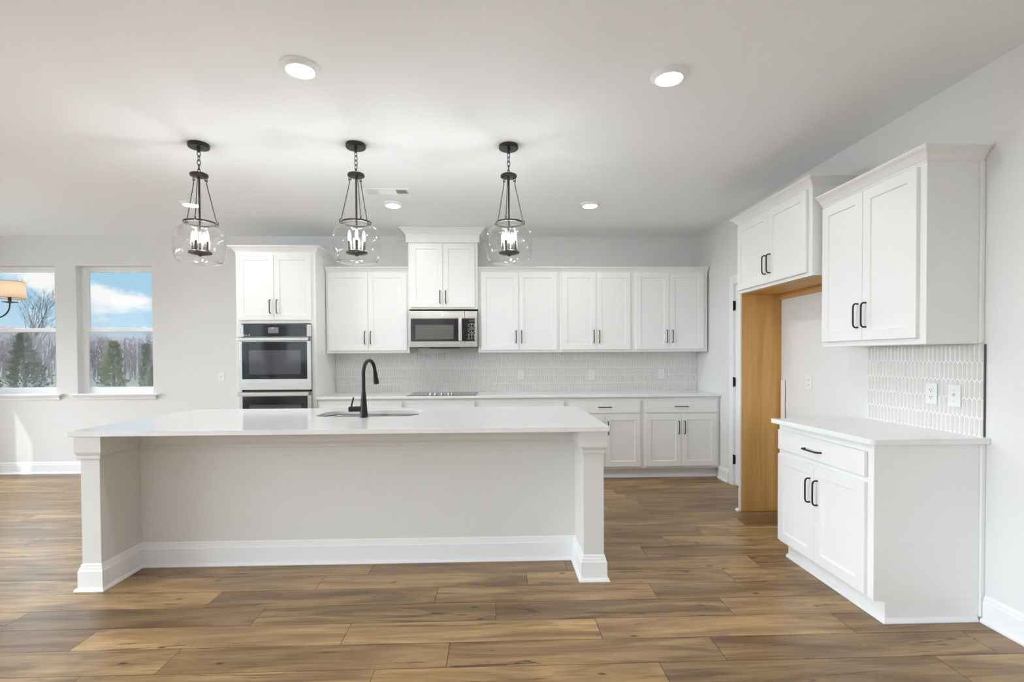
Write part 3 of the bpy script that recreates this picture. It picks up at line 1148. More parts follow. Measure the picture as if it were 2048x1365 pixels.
# ------------------------------------------------------------------ outlets and switches
def outlet(fr, u, w, v, label, kind='outlet', cat='outlet'):
    t = thing('outlet' if kind == 'outlet' else 'switch_plate', fr(u, v, w - 0.057), label, cat)
    MB(fr).box(u - 0.036, u + 0.036, v + 0.0003, v + 0.006, w - 0.0575, w + 0.0575).build('cover_plate', 'plastic', t, 0.0025)
    if kind == 'outlet':
        for s in (-1, 1):
            c = w + s * 0.0195
            f = MB(fr)
            f.prism([(u - 0.0165, c - 0.009), (u - 0.011, c - 0.0145), (u + 0.011, c - 0.0145), (u + 0.0165, c - 0.009), (u + 0.0165, c + 0.009), (u + 0.011, c + 0.0145), (u - 0.011, c + 0.0145), (u - 0.0165, c + 0.009)], 1, v + 0.0061, v + 0.0075)
            fo = f.build('socket', 'plastic', t)
            g = MB(fr)
            g.box(u - 0.0075, u - 0.005, v + 0.0076, v + 0.008, c - 0.002, c + 0.007).box(u + 0.005, u + 0.0075, v + 0.0076, v + 0.008, c - 0.002, c + 0.007)
            g.box(u - 0.0025, u + 0.0025, v + 0.0076, v + 0.008, c - 0.0105, c - 0.0055)
            g.build('slots', 'slot', fo)
    else:
        MB(fr).box(u - 0.005, u + 0.005, v + 0.0061, v + 0.014, w - 0.002, w + 0.013).build('toggle', 'switchlever', t, 0.001)
        for s in (-1, 1):
            MB(fr).box(u - 0.003, u + 0.003, v + 0.0061, v + 0.0068, w + s * 0.03 - 0.003, w + s * 0.03 + 0.003).build('screw', 'switchlever', t)
    return t


TV = 0.0094
outlet(FB, 0.289, 1.112, TV, 'white outlet on the back tile, nearest to the cooktop')
outlet(FB, 1.130, 1.106, TV, 'white outlet on the back tile, middle one of the three')
outlet(FB, 1.971, 1.110, TV, 'white outlet on the back tile, nearest to the room corner')
outlet(FB, -3.205, 1.103, 0.0, 'white switch plate on the wall between the window and the oven tower', 'switch', 'light switch')
outlet(FRW, -3.818, 1.114, 0.0, 'white outlet on the bare wall of the refrigerator recess')
outlet(FRW, -2.710, 1.110, TV, 'white outlet on the right wall tile over the short counter')
outlet(FRW, -2.570, 1.108, TV, 'white switch plate on the right wall tile beside the outlet', 'switch', 'light switch')

# ------------------------------------------------------------------ right wall: short base cabinet, upper, refrigerator surround
RB0, RB1, RBD = -3.250, -2.420, 0.556
t = thing('base_cabinet', FRW((RB0 + RB1) / 2, 0, 0), 'white base cabinet on the right wall with one wide drawer over two doors', 'cabinet')
m = MB(FRW).box(RB0, RB1, 0.002, RBD, 0.108, CT - 0.0005)
m.box(RB0 + 0.005, RB1, 0.002, RBD - 0.058, 0.001, 0.108)
m.build('carcass', 'cab', t, 0.0015)
dr = MB(FRW).box(RB0 + 0.014, RB1 - 0.040, RBD + 0.0005, RBD + 0.0195, 0.715, 0.843).build('drawer_front', 'cab', t, 0.003)
pull(dr, FRW, -2.868, 0.771, RBD + 0.0195, L=0.15, vertical=False)
mid = -2.863
for k, (d0, d1) in enumerate(((RB0 + 0.014, mid - 0.0015), (mid + 0.0015, RB1 - 0.040))):
    do = shaker(MB(FRW), d0, d1, 0.124, 0.687, RBD + 0.0005, rail=0.060).build('door', 'cab', t)
    pull(do, FRW, d1 - 0.032 if k == 0 else d0 + 0.034, 0.533, RBD + 0.0195, L=0.14)
SHOE = [(0, 0.0005), (0.017, 0.0005), (0.017, 0.006), (0.012, 0.016), (0.004, 0.021), (0, 0.021)]
s = MB()
s.sweep([(XR - RBD + 0.058, 3.246), (XR - RBD + 0.058, 2.420), (XR - 0.034, 2.420)][::1], SHOE)
s.build('shoe_moulding', 'trim', t)
MB().box(XR - 0.022, XR - 0.001, 2.4085, 2.4195, 0.022, CT - 0.001).build('scribe_strip', 'cab', t, 0.003)

# short worktop with one rounded corner
pts = []
X0, X1, Y0, Y1, RR = 1.812, XR - 0.001, 2.386, 3.232, 0.030
for a in range(0, 7):
    tt = math.pi + a / 6 * math.pi / 2
    pts.append((X0 + RR + RR * math.cos(tt), Y0 + RR + RR * math.sin(tt)))
pts += [(X1, Y0), (X1, Y1), (X0 - 0.025, Y1), (X0 - 0.025, Y1 - 0.002)]
m = MB().prism(pts, 2, CT, 0.914)
tag(m.build('worktop', 'quartz', None, 0.003), 'short white quartz worktop on the right wall cabinet', 'worktop')

# upper on the right wall
RU0, RU1, RUD = -3.222, -2.432, 0.288
t = wall_cabinet('wall_cabinet', FRW, RU0, RU1, RUD, 1.378, 2.290, 'white two-door wall cabinet high on the right wall, over the short counter', [(RU0 + 0.018, -2.8465), (-2.8435, RU1 - 0.040)], (1.409, 2.262), (2.274, 2.343), (False, True), 1.553, cproj=0.054)
MB().box(XR - 0.022, XR - 0.001, 2.4205, 2.4318, 1.379, 2.276).build('scribe_strip', 'cab', t, 0.003)

# refrigerator cabinet
RF0, RF1, RFD = -4.238, -3.240, 0.348
t = thing('refrigerator_cabinet', FRW((RF0 + RF1) / 2, 0, 1.842), 'white two-door cabinet bridging over the empty refrigerator recess, wood underneath', 'cabinet')
MB(FRW).box(RF0, RF1, 0.002, RFD, 1.8465, 2.445).build('carcass', 'cab', t, 0.0015)
MB(FRW).box(RF0 + 0.0395, RF1 - 0.002, 0.004, RFD - 0.020, 1.8405, 1.8455).build('underside_panel', 'maple_flat', t)
MB(FRW).box(RF0 + 0.0395, RF1 - 0.002, 0.002, 0.020, 1.796, 1.840).build('mounting_rail', 'maple_flat', t)
for k, (d0, d1) in enumerate(((RF0 + 0.012, -3.7445), (-3.7415, RF1 - 0.040))):
    do = shaker(MB(FRW), d0, d1, 1.872, 2.412, RFD + 0.0005).build('door', 'cab', t)
    pull(do, FRW, d1 - 0.030 if k == 0 else d0 + 0.030, 2.010, RFD + 0.0195)
crown(FRW, RF0, RF1, RFD, 2.424, 2.484, True, True, t, 0.054)
t = thing('tall_side_board', (2.24, 4.218, 0), 'tall honey wood side panel with a white front edge, beside the pantry door', 'panel')
MB().box(2.068, XR - 0.001, 4.200, 4.219, 0.002, 1.8445).build('wood_board', 'maple', t)
MB().box(2.060, XR - 0.001, 4.2192, 4.236, 0.002, 1.8445).box(2.054, 2.0675, 4.199, 4.2191, 0.002, 1.8445).build('white_edge', 'cab', t, 0.001)
s = MB()
s.sweep([(2.28, 4.236), (2.054, 4.236), (2.054, 4.200)][::1], [(0, 0.0005), (0.016, 0.0005), (0.016, 0.006), (0.011, 0.015), (0.004, 0.02), (0, 0.02)])
s.build('shoe_moulding', 'trim', t)

m = MB().box(XR - 0.022, XR - 0.009, 4.130, 4.170, 0.002, 1.115)
tag(m.build('trim_board', 'trim', None, 0.0015), 'thin white strip of wood standing by the wall behind the short counter', 'board')

# ------------------------------------------------------------------ island
IX0, IX1, IY0, IY1 = -2.377, 0.629, 2.950, 4.100
PIN0, PIN1, PAN = -2.270, 0.508, 3.276
t = thing('kitchen_island', ((IX0 + IX1) / 2, 3.6, 0), 'long white island base with posts at both ends and a recessed back panel', 'kitchen island')
MB().box(IX0, PIN0, IY0, IY1, 0.001, CT - 0.0005).build('end_panel', 'island', t, 0.002)
MB().box(PIN1, IX1, IY0, IY1, 0.001, CT - 0.0005).build('end_panel', 'island', t, 0.002)
MB().box(PIN0 + 0.0005, PIN1 - 0.0005, PAN, PAN + 0.03, 0.001, CT - 0.0005).build('back_panel', 'island', t)
m = MB()
m.box(PIN0 + 0.0005, PIN1 - 0.0005, IY1 - 0.02, IY1, 0.11, CT - 0.0005).box(PIN0 + 0.0005, PIN1 - 0.0005, PAN + 0.0305, IY1 - 0.0205, 0.10, 0.118)
m.box(PIN0 + 0.0005, PIN1 - 0.0005, IY1 - 0.10, IY1 - 0.08, 0.001, 0.0995)
m.build('cabinet_body', 'cab', t)
FI = Frame((0, IY1, 0), (1, 0, 0), (0, 1, 0))
for k in range(6):
    a = PIN0 + 0.03 + k * 0.453
    do = shaker(MB(FI), a, a + 0.44, 0.13, 0.85, 0.0005).build('door', 'cab', t)
    pull(do, FI, a + (0.40 if k % 2 == 0 else 0.04), 0.72, 0.0195)
ipath = [(IX0, IY1 - 0.002), (IX0, IY0), (PIN0, IY0), (PIN0, PAN), (PIN1, PAN), (PIN1, IY0), (IX1, IY0), (IX1, IY1 - 0.002)]
cap = [(0, 0.754), (0.009, 0.754), (0.012, 0.757), (0.012, 0.766), (0.008, 0.769), (0.008, 0.774), (0.013, 0.781), (0.018, 0.790), (0.020, 0.797), (0.020, CT - 0.001), (0, CT - 0.001)]
MB().sweep(ipath, cap).build('cap_moulding', 'island', t)
bb = [(0, 0.0205), (0.016, 0.0205), (0.016, 0.112), (0.012, 0.119), (0.010, 0.134), (0.006, 0.137), (0.006, 0.146), (0.0, 0.154)]
MB().sweep(ipath, bb).build('baseboard', 'trim', t)
MB().sweep(ipath, [(0, 0.0005), (0.030, 0.0005), (0.030, 0.006), (0.024, 0.017), (0.016, 0.0204), (0, 0.0204)]).build('shoe_moulding', 'trim', t)

# island worktop with the sink cut-out
SX0, SX1, SY0, SY1 = -1.285, -0.560, 3.545, 3.925


def rrect(x0, x1, y0, y1, r, seg=8):
    out = []
    for cx, cy, a0 in ((x1 - r, y1 - r, 0), (x0 + r, y1 - r, 90), (x0 + r, y0 + r, 180), (x1 - r, y0 + r, 270)):
        for i in range(seg + 1):
            a = math.radians(a0 + 90 * i / seg)
            out.append((cx + r * math.cos(a), cy + r * math.sin(a)))
    return out


def slab_with_hole(name, outer, inner, z0, z1, mat):
    bm = bmesh.new()

    def loop(pts):
        vs = [bm.verts.new((x, y, z1)) for x, y in pts]
        return vs, [bm.edges.new((vs[i], vs[(i + 1) % len(vs)])) for i in range(len(vs))]
    ov, oe = loop(outer)
    iv, ie = loop(inner)
    bmesh.ops.triangle_fill(bm, use_beauty=True, edges=oe + ie)
    top = list(bm.faces)
    ret = bmesh.ops.extrude_face_region(bm, geom=top)
    for v in [g for g in ret['geom'] if isinstance(g, bmesh.types.BMVert)]:
        v.co.z = z0
    bmesh.ops.recalc_face_normals(bm, faces=bm.faces)
    me = bpy.data.meshes.new(name)
    bm.to_mesh(me)
    bm.free()
    me.materials.append(M[mat])
    o = bpy.data.objects.new(name, me)
    COL.objects.link(o)
    md = o.modifiers.new('soft_edges', 'BEVEL')
    md.width = 0.003
    md.segments = 2
    md.limit_method = 'ANGLE'
    md.angle_limit = math.radians(50)
    return o


o = slab_with_hole('worktop', rrect(-2.436, 0.662, 2.917, 4.146, 0.012, 4), rrect(SX0, SX1, SY0, SY1, 0.10, 8), CT, 0.914, 'quartz')
tag(o, 'large white quartz worktop of the island with the sink cut into it', 'worktop')

# sink
t = thing('kitchen_sink', ((SX0 + SX1) / 2, (SY0 + SY1) / 2, 0.66), 'undermount stainless steel sink sunk in the island worktop', 'sink')


def bowl(name, x0, x1, y0, y1):
    m = MB()
    outer = [(0.02, CT - 0.0006, 0.10), (0.004, CT - 0.0006, 0.10), (-0.004, CT - 0.012, 0.095), (-0.016, 0.72, 0.09), (-0.045, 0.690, 0.08)]
    rings = []
    for off, z, r in outer:
        rings.append([(x, y, z) for x, y in rrect(x0 - off, x1 + off, y0 - off, y1 + off, r)])
    k = len(rings[0])
    vs = [p for rg in rings for p in rg]
    fs = []
    for j in range(len(rings) - 1):
        for i in range(k):
            fs.append((j * k + i, j * k + (i + 1) % k, (j + 1) * k + (i + 1) % k, (j + 1) * k + i))
    fs.append(tuple((len(rings) - 1) * k + i for i in range(k)))
    m.add(vs, fs)
    o = m.build(name, 'sinksteel', t, smooth=True)
    md = o.modifiers.new('sheet', 'SOLIDIFY')
    md.thickness = 0.0012
    md.offset = -1
    return o


bowl('bowl', SX0 - 0.002, SX1 + 0.002, SY0 - 0.002, SY1 + 0.002)
MB().lathe((-0.922, 3.74, 0.6925), [(0.045, 0.0), (0.045, 0.003), (0.03, 0.004), (0.028, 0.001)], 24).build('drain', 'edge', t, smooth=True)

# faucet
FX, FY = -0.914, 3.500
t = thing('kitchen_faucet', (FX, FY, 0.914), 'matte black pull-down faucet standing on the island worktop', 'faucet')
m = MB()
m.lathe((FX, FY, 0.9145), [(0.0275, 0.0), (0.0275, 0.004), (0.0265, 0.006), (0.0245, 0.045), (0.0185, 0.12), (0.0148, 0.17), (0.0140, 0.18)], 28)
m.build('body', 'black', t, smooth=True)
dirx, diry = 0.215, 0.977
pts = [(FX, FY, 1.0955), (FX, FY, 1.16), (FX, FY, 1.212)]
Rr = 0.088
for i in range(1, 15):
    a = math.pi - i / 14 * math.radians(172)
    dd = Rr + Rr * math.cos(a)
    pts.append((FX + dirx * dd, FY + diry * dd, 1.212 + Rr * 1.05 * math.sin(a)))
m = MB().tube(pts, 0.0125, 14)
m.build('spout', 'black', t, smooth=True)
e = Vector(pts[-1])
d = (Vector(pts[-1]) - Vector(pts[-2])).normalized()
sp = [e + d * s for s in (0.001, 0.010, 0.030, 0.070, 0.092)]
MB().tube([tuple(p) for p in sp], [0.0132, 0.0142, 0.0152, 0.0190, 0.0190], 16).build('spray_head', 'black', t, smooth=True)
m = MB()
m.tube([(FX - 0.018, FY, 0.972), (FX - 0.060, FY, 0.971), (FX - 0.066, FY, 0.971)], [0.0185, 0.0185, 0.0172], 18)
m.tube([(FX - 0.0665, FY, 0.971), (FX - 0.069, FY, 0.971), (FX - 0.100, FY, 0.970)], [0.0172, 0.0185, 0.0178], 18)
m.build('valve', 'black', t, smooth=True)
MB().tube([(FX - 0.084, FY, 0.988), (FX - 0.080, FY, 1.012), (FX - 0.069, FY, 1.052)], [0.0062, 0.0056, 0.0058], 10).build('lever', 'black', t, smooth=True)


# ------------------------------------------------------------------ ceiling lights
def make_can(x, y, label):
    t = thing('ceiling_downlight', (x, y, ZC), label, 'ceiling light', 'round flush downlights')
    m = MB()
    m.lathe((x, y, ZC), [(0.0915, 0.0), (0.092, -0.005), (0.089, -0.010), (0.070, -0.0205), (0.067, -0.0222), (0.0655, -0.0205)], 40, False, False)
    m.build('trim_ring', 'trim', t, smooth=True)
    m = MB()
    m.lathe((x, y, ZC), [(0.0655, -0.0215), (0.060, -0.0232), (0.040, -0.0250), (0.004, -0.0258)], 40, False, True)
    m.build('lens', 'can', t, smooth=True)
    return t


can0 = make_can(-0.945, 2.512, 'round white flush ceiling light, the near one on the left')
copy_tree(can0, (0.880, 2.545, ZC), 'round white flush ceiling light, the near one on the right')
copy_tree(can0, (-2.776, 4.72, ZC), 'round white flush ceiling light seen behind the cables of the left pendant')
copy_tree(can0, (-0.945, 4.715, ZC), 'round white flush ceiling light just in front of the air vent')
copy_tree(can0, (0.880, 4.70, ZC), 'round white flush ceiling light far right, over the gap behind the island')

# air vent
VX0, VX1, VY0, VY1 = -1.115, -0.722, 4.275, 4.445
t = thing('ceiling_vent', ((VX0 + VX1) / 2, (VY0 + VY1) / 2, ZC), 'white rectangular air vent in the ceiling behind the middle pendant', 'air vent')
m = MB()
z1_, z0_ = ZC - 0.0005, ZC - 0.009
m.box(VX0, VX1, VY0, VY0 + 0.028, z0_, z1_).box(VX0, VX1, VY1 - 0.028, VY1, z0_, z1_)
m.box(VX0, VX0 + 0.028, VY0 + 0.028, VY1 - 0.028, z0_, z1_).box(VX1 - 0.028, VX1, VY0 + 0.028, VY1 - 0.028, z0_, z1_)
for xx in (-0.998, -0.852):
    m.box(xx - 0.008, xx + 0.008, VY0 + 0.028, VY1 - 0.028, z0_, z1_)
m.build('frame', 'trim', t, 0.002)
MB().box(VX0 + 0.028, VX1 - 0.028, VY0 + 0.028, VY1 - 0.028, ZC - 0.0012, ZC - 0.0004).build('backing', 'dark', t)
for sec, (a, b, sgn) in enumerate(((VX0 + 0.028, -1.006, -1), (-0.844, VX1 - 0.028, 1))):
    for i in range(7):
        xx = a + (b - a) * (i + 0.5) / 7
        m = MB()
        m.prism([(xx - 0.004 * sgn - 0.0007, ZC - 0.0015), (xx - 0.004 * sgn + 0.0007, ZC - 0.0015), (xx + 0.004 * sgn + 0.0007, ZC - 0.0095), (xx + 0.004 * sgn - 0.0007, ZC - 0.0095)][::1], 1, VY0 + 0.028, VY1 - 0.028) if False else m.add(
            [(xx - 0.004 * sgn - 0.001, VY0 + 0.028, ZC - 0.0013), (xx - 0.004 * sgn + 0.001, VY0 + 0.028, ZC - 0.0013), (xx + 0.004 * sgn + 0.001, VY0 + 0.028, ZC - 0.0095), (xx + 0.004 * sgn - 0.001, VY0 + 0.028, ZC - 0.0095),
             (xx - 0.004 * sgn - 0.001, VY1 - 0.028, ZC - 0.0013), (xx - 0.004 * sgn + 0.001, VY1 - 0.028, ZC - 0.0013), (xx + 0.004 * sgn + 0.001, VY1 - 0.028, ZC - 0.0095), (xx + 0.004 * sgn - 0.001, VY1 - 0.028, ZC - 0.0095)],
            [(0, 1, 2, 3), (7, 6, 5, 4), (0, 4, 5, 1), (1, 5, 6, 2), (2, 6, 7, 3), (3, 7, 4, 0)])
        m.build('louver', 'trim', t)
for i in range(8):
    yy = VY0 + 0.034 + i * 0.0145
    m = MB()
    m.add([(-0.990, yy, ZC - 0.0013), (-0.860, yy, ZC - 0.0013), (-0.860, yy + 0.009, ZC - 0.0085), (-0.990, yy + 0.009, ZC - 0.0085),
           (-0.990, yy + 0.0015, ZC - 0.0013), (-0.860, yy + 0.0015, ZC - 0.0013), (-0.860, yy + 0.0105, ZC - 0.0085), (-0.990, yy + 0.0105, ZC - 0.0085)],
          [(0, 1, 2, 3), (7, 6, 5, 4), (0, 4, 5, 1), (1, 5, 6, 2), (2, 6, 7, 3), (3, 7, 4, 0)])
    m.build('louver', 'trim', t)


# ------------------------------------------------------------------ pendants
def make_pendant(x, y, rot, label):
    t = thing('pendant_lamp', (x, y, ZC), label, 'pendant light', 'glass drum pendants over the island')
    c = (x, y, 0)
    m = MB().lathe(c, [(0.062, ZC - 0.0005), (0.065, ZC - 0.004), (0.065, ZC - 0.022), (0.061, ZC - 0.027), (0.012, ZC - 0.028), (0.010, ZC - 0.050), (0.006, ZC - 0.056)], 36)
    m.build('canopy', 'bronze', t, smooth=True)
    # chain links, each turned a quarter
    links = []
    zt, zb, nl = ZC - 0.050, 2.547, 5
    step = (zt - zb) / nl
    m = MB()
    for i in range(nl):
        zc = zt - step * (i + 0.5)
        L, w_ = step * 0.5 + 0.005, 0.0095
        a0 = rot + (math.pi / 2 if i % 2 else 0) + 0.3 * math.sin(i * 2.1)
        pts = []
        for k in range(16):
            q = 2 * math.pi * k / 16
            u, z = w_ * math.cos(q), L * math.sin(q)
            pts.append((x + u * math.cos(a0), y + u * math.sin(a0), zc + z))
        m.tube(pts, 0.0024, 6, True)
    m.build('chain', 'bronze', t, smooth=True)
    m = MB().lathe(c, [(0.010, 2.553), (0.046, 2.548), (0.053, 2.545), (0.055, 2.541), (0.055, 2.531), (0.050, 2.528), (0.008, 2.526)], 36)
    m.build('cap_disc', 'bronze', t, smooth=True)
    MB().tube([(x, y, 2.527), (x, y, 2.032)], 0.0062, 12).build('stem', 'bronze', t, smooth=True)
    ring = MB()
    ring.lathe(c, [(0.0935, 2.2170), (0.0975, 2.2170), (0.0975, 2.2275), (0.0935, 2.2275), (0.0935, 2.2170)], 48, False, False)
    ring.build('collar_ring', 'bronze', t, smooth=True)
    for k in range(3):
        a = rot + 2 * math.pi * k / 3
        ca, sa = math.cos(a), math.sin(a)

        def P(r, z):
            return (x + r * ca, y + r * sa, z)
        m = MB()
        # eyelet, hook, rod, lower hook
        ey = []
        for i in range(14):
            q = 2 * math.pi * i / 14
            ey.append(P(0.041 + 0.0085 * math.cos(q), 2.516 + 0.0085 * math.sin(q)))
        m.tube(ey, 0.0022, 6, True)
        top = [P(0.041 + 0.007 * math.cos(q), 2.506 + 0.008 * math.sin(q)) for q in [math.radians(v) for v in (200, 150, 90, 30, -30, -80)]]
        m.tube(top + [P(0.044, 2.487), P(0.098, 2.255), P(0.103, 2.248)] + [P(0.104 + 0.009 * math.cos(q), 2.239 + 0.009 * math.sin(q)) for q in [math.radians(v) for v in (80, 30, -30, -90, -150, -200)]], 0.0026, 8)
        m.tube([P(0.104 + 0.008 * math.cos(2 * math.pi * i / 12), 2.226 + 0.008 * math.sin(2 * math.pi * i / 12)) for i in range(12)], 0.0022, 6, True)
        m.build('hanger_rod', 'bronze', t, smooth=True)
    m = MB().lathe(c, [(0.0915, 2.232), (0.0915, 2.214), (0.095, 2.204), (0.108, 2.195), (0.126, 2.184), (0.140, 2.170), (0.149, 2.150), (0.1525, 2.120), (0.1525, 2.030), (0.150, 2.000), (0.143, 1.978), (0.130, 1.964), (0.110, 1.957), (0.06, 1.954), (0.01, 1.953)], 64, False, True)
    g = m.build('glass_shade', 'shade_glass', t, smooth=True)
    m = MB().lathe(c, [(0.012, 2.016), (0.014, 2.012), (0.014, 2.008), (0.066, 2.018), (0.070, 2.022), (0.070, 2.030), (0.066, 2.033), (0.012, 2.034)], 36)
    pl = m.build('candle_plate', 'bronze', t, smooth=True)
    MB().lathe(c, [(0.004, 2.000), (0.009, 2.004), (0.009, 2.010), (0.005, 2.014)], 16).build('finial', 'bronze', t, smooth=True)
    for k in range(4):
        a = rot + math.pi / 4 + k * math.pi / 2
        cx_, cy_ = x + 0.046 * math.cos(a), y + 0.046 * math.sin(a)
        MB().lathe((cx_, cy_, 0), [(0.0115, 2.0335), (0.0115, 2.038), (0.0092, 2.040), (0.0092, 2.100), (0.0075, 2.102)], 16).build('candle_sleeve', 'sleeve', t, smooth=True)
        MB().lathe((cx_, cy_, 0), [(0.006, 2.1022), (0.0070, 2.110), (0.0088, 2.124), (0.0092, 2.134), (0.0075, 2.148), (0.0045, 2.162), (0.001, 2.170)], 16).build('bulb', 'bulb', t, smooth=True)
    return t


pd0 = make_pendant(0.090, 3.407, math.radians(18), 'clear glass drum pendant on a black chain, the right one over the island')
for px_, py_, rz_, lab_ in ((-0.925, 3.407, math.radians(42), 'clear glass drum pendant on a black chain, the middle one over the island'),
                            (-1.957, 3.420, math.radians(28), 'clear glass drum pendant on a black chain, the left one over the island')):
    c_ = copy_tree(pd0, (px_, py_, ZC), lab_)
    c_.rotation_euler = (0, 0, rz_)

# ------------------------------------------------------------------ chandelier by the left edge
HX, HY = -4.42, 4.30
t = thing('chandelier', (HX, HY, ZC), 'dark chandelier with linen drum shades hanging before the left window', 'chandelier')
c = (HX, HY, 0)
MB().lathe(c, [(0.062, ZC - 0.0005), (0.065, ZC - 0.02), (0.05, ZC - 0.03), (0.008, ZC - 0.034)], 28).build('canopy', 'bronze', t, smooth=True)
MB().tube([(HX, HY, ZC - 0.03), (HX, HY, 1.70)], 0.008, 10).build('stem', 'bronze', t, smooth=True)
MB().lathe(c, [(0.004, 1.60), (0.022, 1.625), (0.028, 1.66), (0.018, 1.70), (0.012, 1.74)], 20).build('hub', 'bronze', t, smooth=True)
for k in range(3):
    a = math.radians(120 * k)
    ca, sa = math.cos(a), math.sin(a)
    R0 = 0.41

    def P(r, z):
        return (HX + r * ca, HY + r * sa, z)
    pts = [P(0.02, 1.66), P(0.12, 1.645), P(0.24, 1.655)]
    for i in range(9):
        q = -math.pi / 2 + i / 8 * math.pi / 2
        pts.append(P(0.30 + 0.11 * math.cos(q), 1.775 + 0.105 * math.sin(q)))
    pts.append(P(R0, 1.793))
    arm = MB().tube(pts, 0.0055, 8).build('arm', 'bronze', t, smooth=True)
    b_ = P(R0, 0)
    MB().lathe(b_, [(0.008, 1.790), (0.050, 1.797), (0.051, 1.800), (0.012, 1.800)], 24).build('drip_pan', 'bronze', arm, smooth=True)
    MB().lathe(b_, [(0.012, 1.8005), (0.012, 1.865), (0.009, 1.868)], 14).build('candle_sleeve', 'bronze', arm, smooth=True)
    MB().lathe(b_, [(0.008, 1.8685), (0.017, 1.89), (0.019, 1.91), (0.010, 1.935), (0.002, 1.945)], 14).build('bulb', 'dimbulb', arm, smooth=True)
    MB().lathe(b_, [(0.102, 1.830), (0.098, 1.965)], 40, False, False).build('lamp_shade', 'linen', t, smooth=True)
    s = MB()
    s.tube(circle((b_[0], b_[1], 1.965), 0.098, 32), 0.0015, 5, True)
    s.tube(circle((b_[0], b_[1], 1.830), 0.102, 32), 0.0015, 5, True)
    for q in range(3):
        aq = a + q * 2 * math.pi / 3
        s.tube([(b_[0], b_[1], 1.868), (b_[0] + 0.098 * math.cos(aq), b_[1] + 0.098 * math.sin(aq), 1.960)], 0.001, 4)
    s.build('shade_ring', 'bronze', t)

# bits left on top of the wall cabinets
m = MB().box(0.44, 0.64, 5.66, 5.70, 2.322, 2.334)
tag(m.build('wood_offcut', 'trim', None, 0.001), 'short white offcut lying on top of the cabinet right of the microwave', 'offcut')
m = MB().box(2.145, 2.165, 5.66, 5.68, 2.322, 2.336)
tag(m.build('wood_offcut', 'trim', None, 0.001), 'tiny white offcut on top of the cabinet by the room corner', 'offcut')

# ------------------------------------------------------------------ outdoors
GZ = -0.9
m = MB()
m.add([(-400, -300, GZ), (300, -300, GZ), (300, 320, GZ), (-400, 320, GZ)], [(0, 1, 2, 3)])
struct(m.build('ground', 'grass'))
struct(MB().box(-16, XL - W - 0.01, -14, 5.9, GZ, -0.15).box(XL - W - 0.01, XR + 3, -14, YR - W - 0.01, GZ, -0.15).build('ground_bounce_slab', 'bounce_slab'))  # unseen pale slab added to bounce light in through left and rear windows


def hill():
    m = MB()
    xs = [-420 + i * 12 for i in range(45)]
    r = random.Random(3)
    top = []
    for x in xs:
        base_h = 7.2 + max(0.0, (-142 - x)) * 0.13 + max(0.0, x + 120) * 0.02
        top.append(min(base_h, 26) + r.uniform(-0.7, 0.7))
    vs = []
    for x, h_ in zip(xs, top):
        vs += [(x, 150, GZ - 0.2), (x, 175, GZ + (h_ - GZ) * 0.55), (x, 200, h_), (x, 260, h_ * 0.9), (x, 330, GZ - 0.2)]
    fs = []
    for i in range(len(xs) - 1):
        for j in range(4):
            a = i * 5 + j
            fs.append((a, a + 1, a + 6, a + 5))
    m.add(vs, fs)
    o = m.build('hill', 'woods', smooth=True)
    return struct(o)


hill()


def branchy(m, r, p, d, L, rad, depth, spread=0.55, sides=4, kids=(2, 3)):
    q = p + d * L
    mid = p + d * L * 0.5 + Vector((r.uniform(-1, 1), r.uniform(-1, 1), r.uniform(-0.4, 0.4))) * L * 0.06
    m.tube([tuple(p), tuple(mid), tuple(q)], [rad, rad * 0.85, rad * 0.68], sides)
    if depth == 0:
        return
    for _ in range(r.randint(*kids)):
        nd = (d + Vector((r.uniform(-1, 1), r.uniform(-1, 1), r.uniform(-0.25, 0.6))) * spread).normalized()
        branchy(m, r, q if r.random() < 0.6 else mid, nd, L * r.uniform(0.62, 0.85), rad * 0.62, depth - 1, spread, 3, kids)


def bare_tree(x, y, h_, mat, label, seed, depth=5, group=None, lean=0.0):
    r = random.Random(seed)
    t = thing('bare_tree', (x, y, GZ), label, 'tree', group)
    m = MB()
    branchy(m, r, Vector((x, y, GZ)), Vector((lean, 0, 1)).normalized(), h_ * 0.36, h_ * 0.012, depth, 0.5)
    m.build('branches', mat, t)
    return t


def conifer(x, y, top, rad, mat, label, seed, sparse=1.0):
    r = random.Random(seed)
    t = thing('cedar_tree', (x, y, GZ), label, 'tree')
    H = top - GZ
    MB().tube([(x, y, GZ), (x, y, GZ + H * 0.5), (x, y, top)], [H * 0.025, H * 0.016, 0.01], 6).build('trunk', 'bark', t)
    m = MB()
    nn = int(3600 * sparse)
    for i in range(nn):
        f = r.random() ** 0.8
        z = GZ + 0.1 * H + f * 0.9 * H
        lim = rad * (1 - f) ** 0.55 * (0.75 + 0.35 * math.sin(z * 9 + seed) * math.sin(f * 23)) + 0.04
        a = r.uniform(0, 2 * math.pi)
        lim *= 0.8 + 0.25 * math.sin(3 * a + seed + z * 2)
        rr = lim * math.sqrt(r.uniform(0.25, 1))
        p = Vector((x + rr * math.cos(a), y + rr * math.sin(a), z))
        d = Vector((math.cos(a) * 0.8, math.sin(a) * 0.8, r.uniform(0.1, 0.9))).normalized()
        s = d.cross(Vector((r.uniform(-1, 1), r.uniform(-1, 1), r.uniform(-1, 1)))).normalized()
        L, w_ = r.uniform(0.09, 0.2), r.uniform(0.015, 0.035)
        k = [p - s * w_, p + s * w_, p + d * L]
        m.add([tuple(v) for v in k], [(0, 1, 2)])
    m.build('foliage', mat, t)
    return t


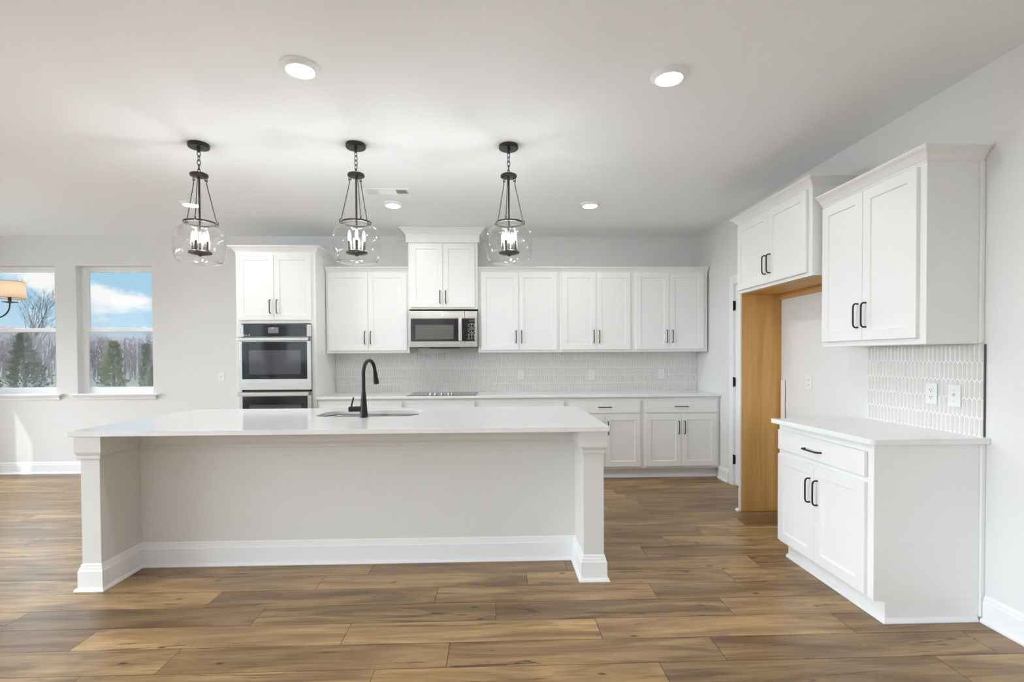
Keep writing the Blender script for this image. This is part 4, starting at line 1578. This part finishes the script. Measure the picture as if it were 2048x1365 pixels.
conifer(-18.5, 25, 2.15, 0.95, 'needle_pale', 'pale green cedar outside the right window, the tall one in its middle', 1)
conifer(-17.3, 25.5, 2.02, 0.42, 'needle', 'narrow dark cedar outside the right window, just right of the pale one', 2, 0.6)
conifer(-16.6, 25, 0.95, 0.62, 'bush', 'low bright green bush in the lower right corner of the right window', 3, 0.7)
conifer(-22.7, 25, 2.55, 1.15, 'needle', 'big dark green cedar outside the left window', 4, 1.3)
conifer(-25.2, 25.5, 1.7, 0.9, 'needle', 'lower dark cedar at the left edge of the photo, beside the big one', 5)
bare_tree(-24.4, 27.0, 6.0, 'bark', 'tall bare tree rising against the sky in the left window', 11, 6, None, -0.04)
bare_tree(-27.2, 29.5, 5.6, 'bark', 'thinner bare tree behind the chandelier in the left window', 12, 5, None, -0.08)
bare_tree(-25.5, 29.0, 4.6, 'bark', 'bare tree at the right side of the left window', 13, 5, None, 0.12)
bare_tree(-16.3, 24.0, 2.5, 'palebark', 'pale branching bare tree at the right side of the right window', 14, 6, None, 0.06)
bare_tree(-20.0, 26.0, 2.2, 'palebark', 'pale bare sapling at the left side of the right window', 15, 5, None, 0.0)


def wood_mass():
    m = MB()
    r = random.Random(5)
    for i in range(420):
        y = r.uniform(45, 150)
        x = -y * r.uniform(0.62, 1.06)
        h_ = r.uniform(3.2, 5.6) * (0.55 + y / 160)
        p = Vector((x, y, GZ))
        m.tube([tuple(p), tuple(p + Vector((r.uniform(-.2, .2), 0, h_)))], [0.05 + y * 0.0004, 0.012], 3)
        for _ in range(16):
            f = r.uniform(0.25, 0.95)
            b0 = p + Vector((0, 0, h_ * f))
            d = Vector((r.uniform(-1, 1), r.uniform(-1, 1), r.uniform(0.35, 1.2))).normalized()
            L = h_ * r.uniform(0.12, 0.34) * (1.15 - f * 0.5)
            m.tube([tuple(b0), tuple(b0 + d * L)], [0.018 + y * 0.0002, 0.008], 3)
    o = m.build('woods', 'twig')
    o['kind'] = 'stuff'
    return tag(o, 'mauve grey bare winter woods on the slope beyond the windows', 'woods')


wood_mass()
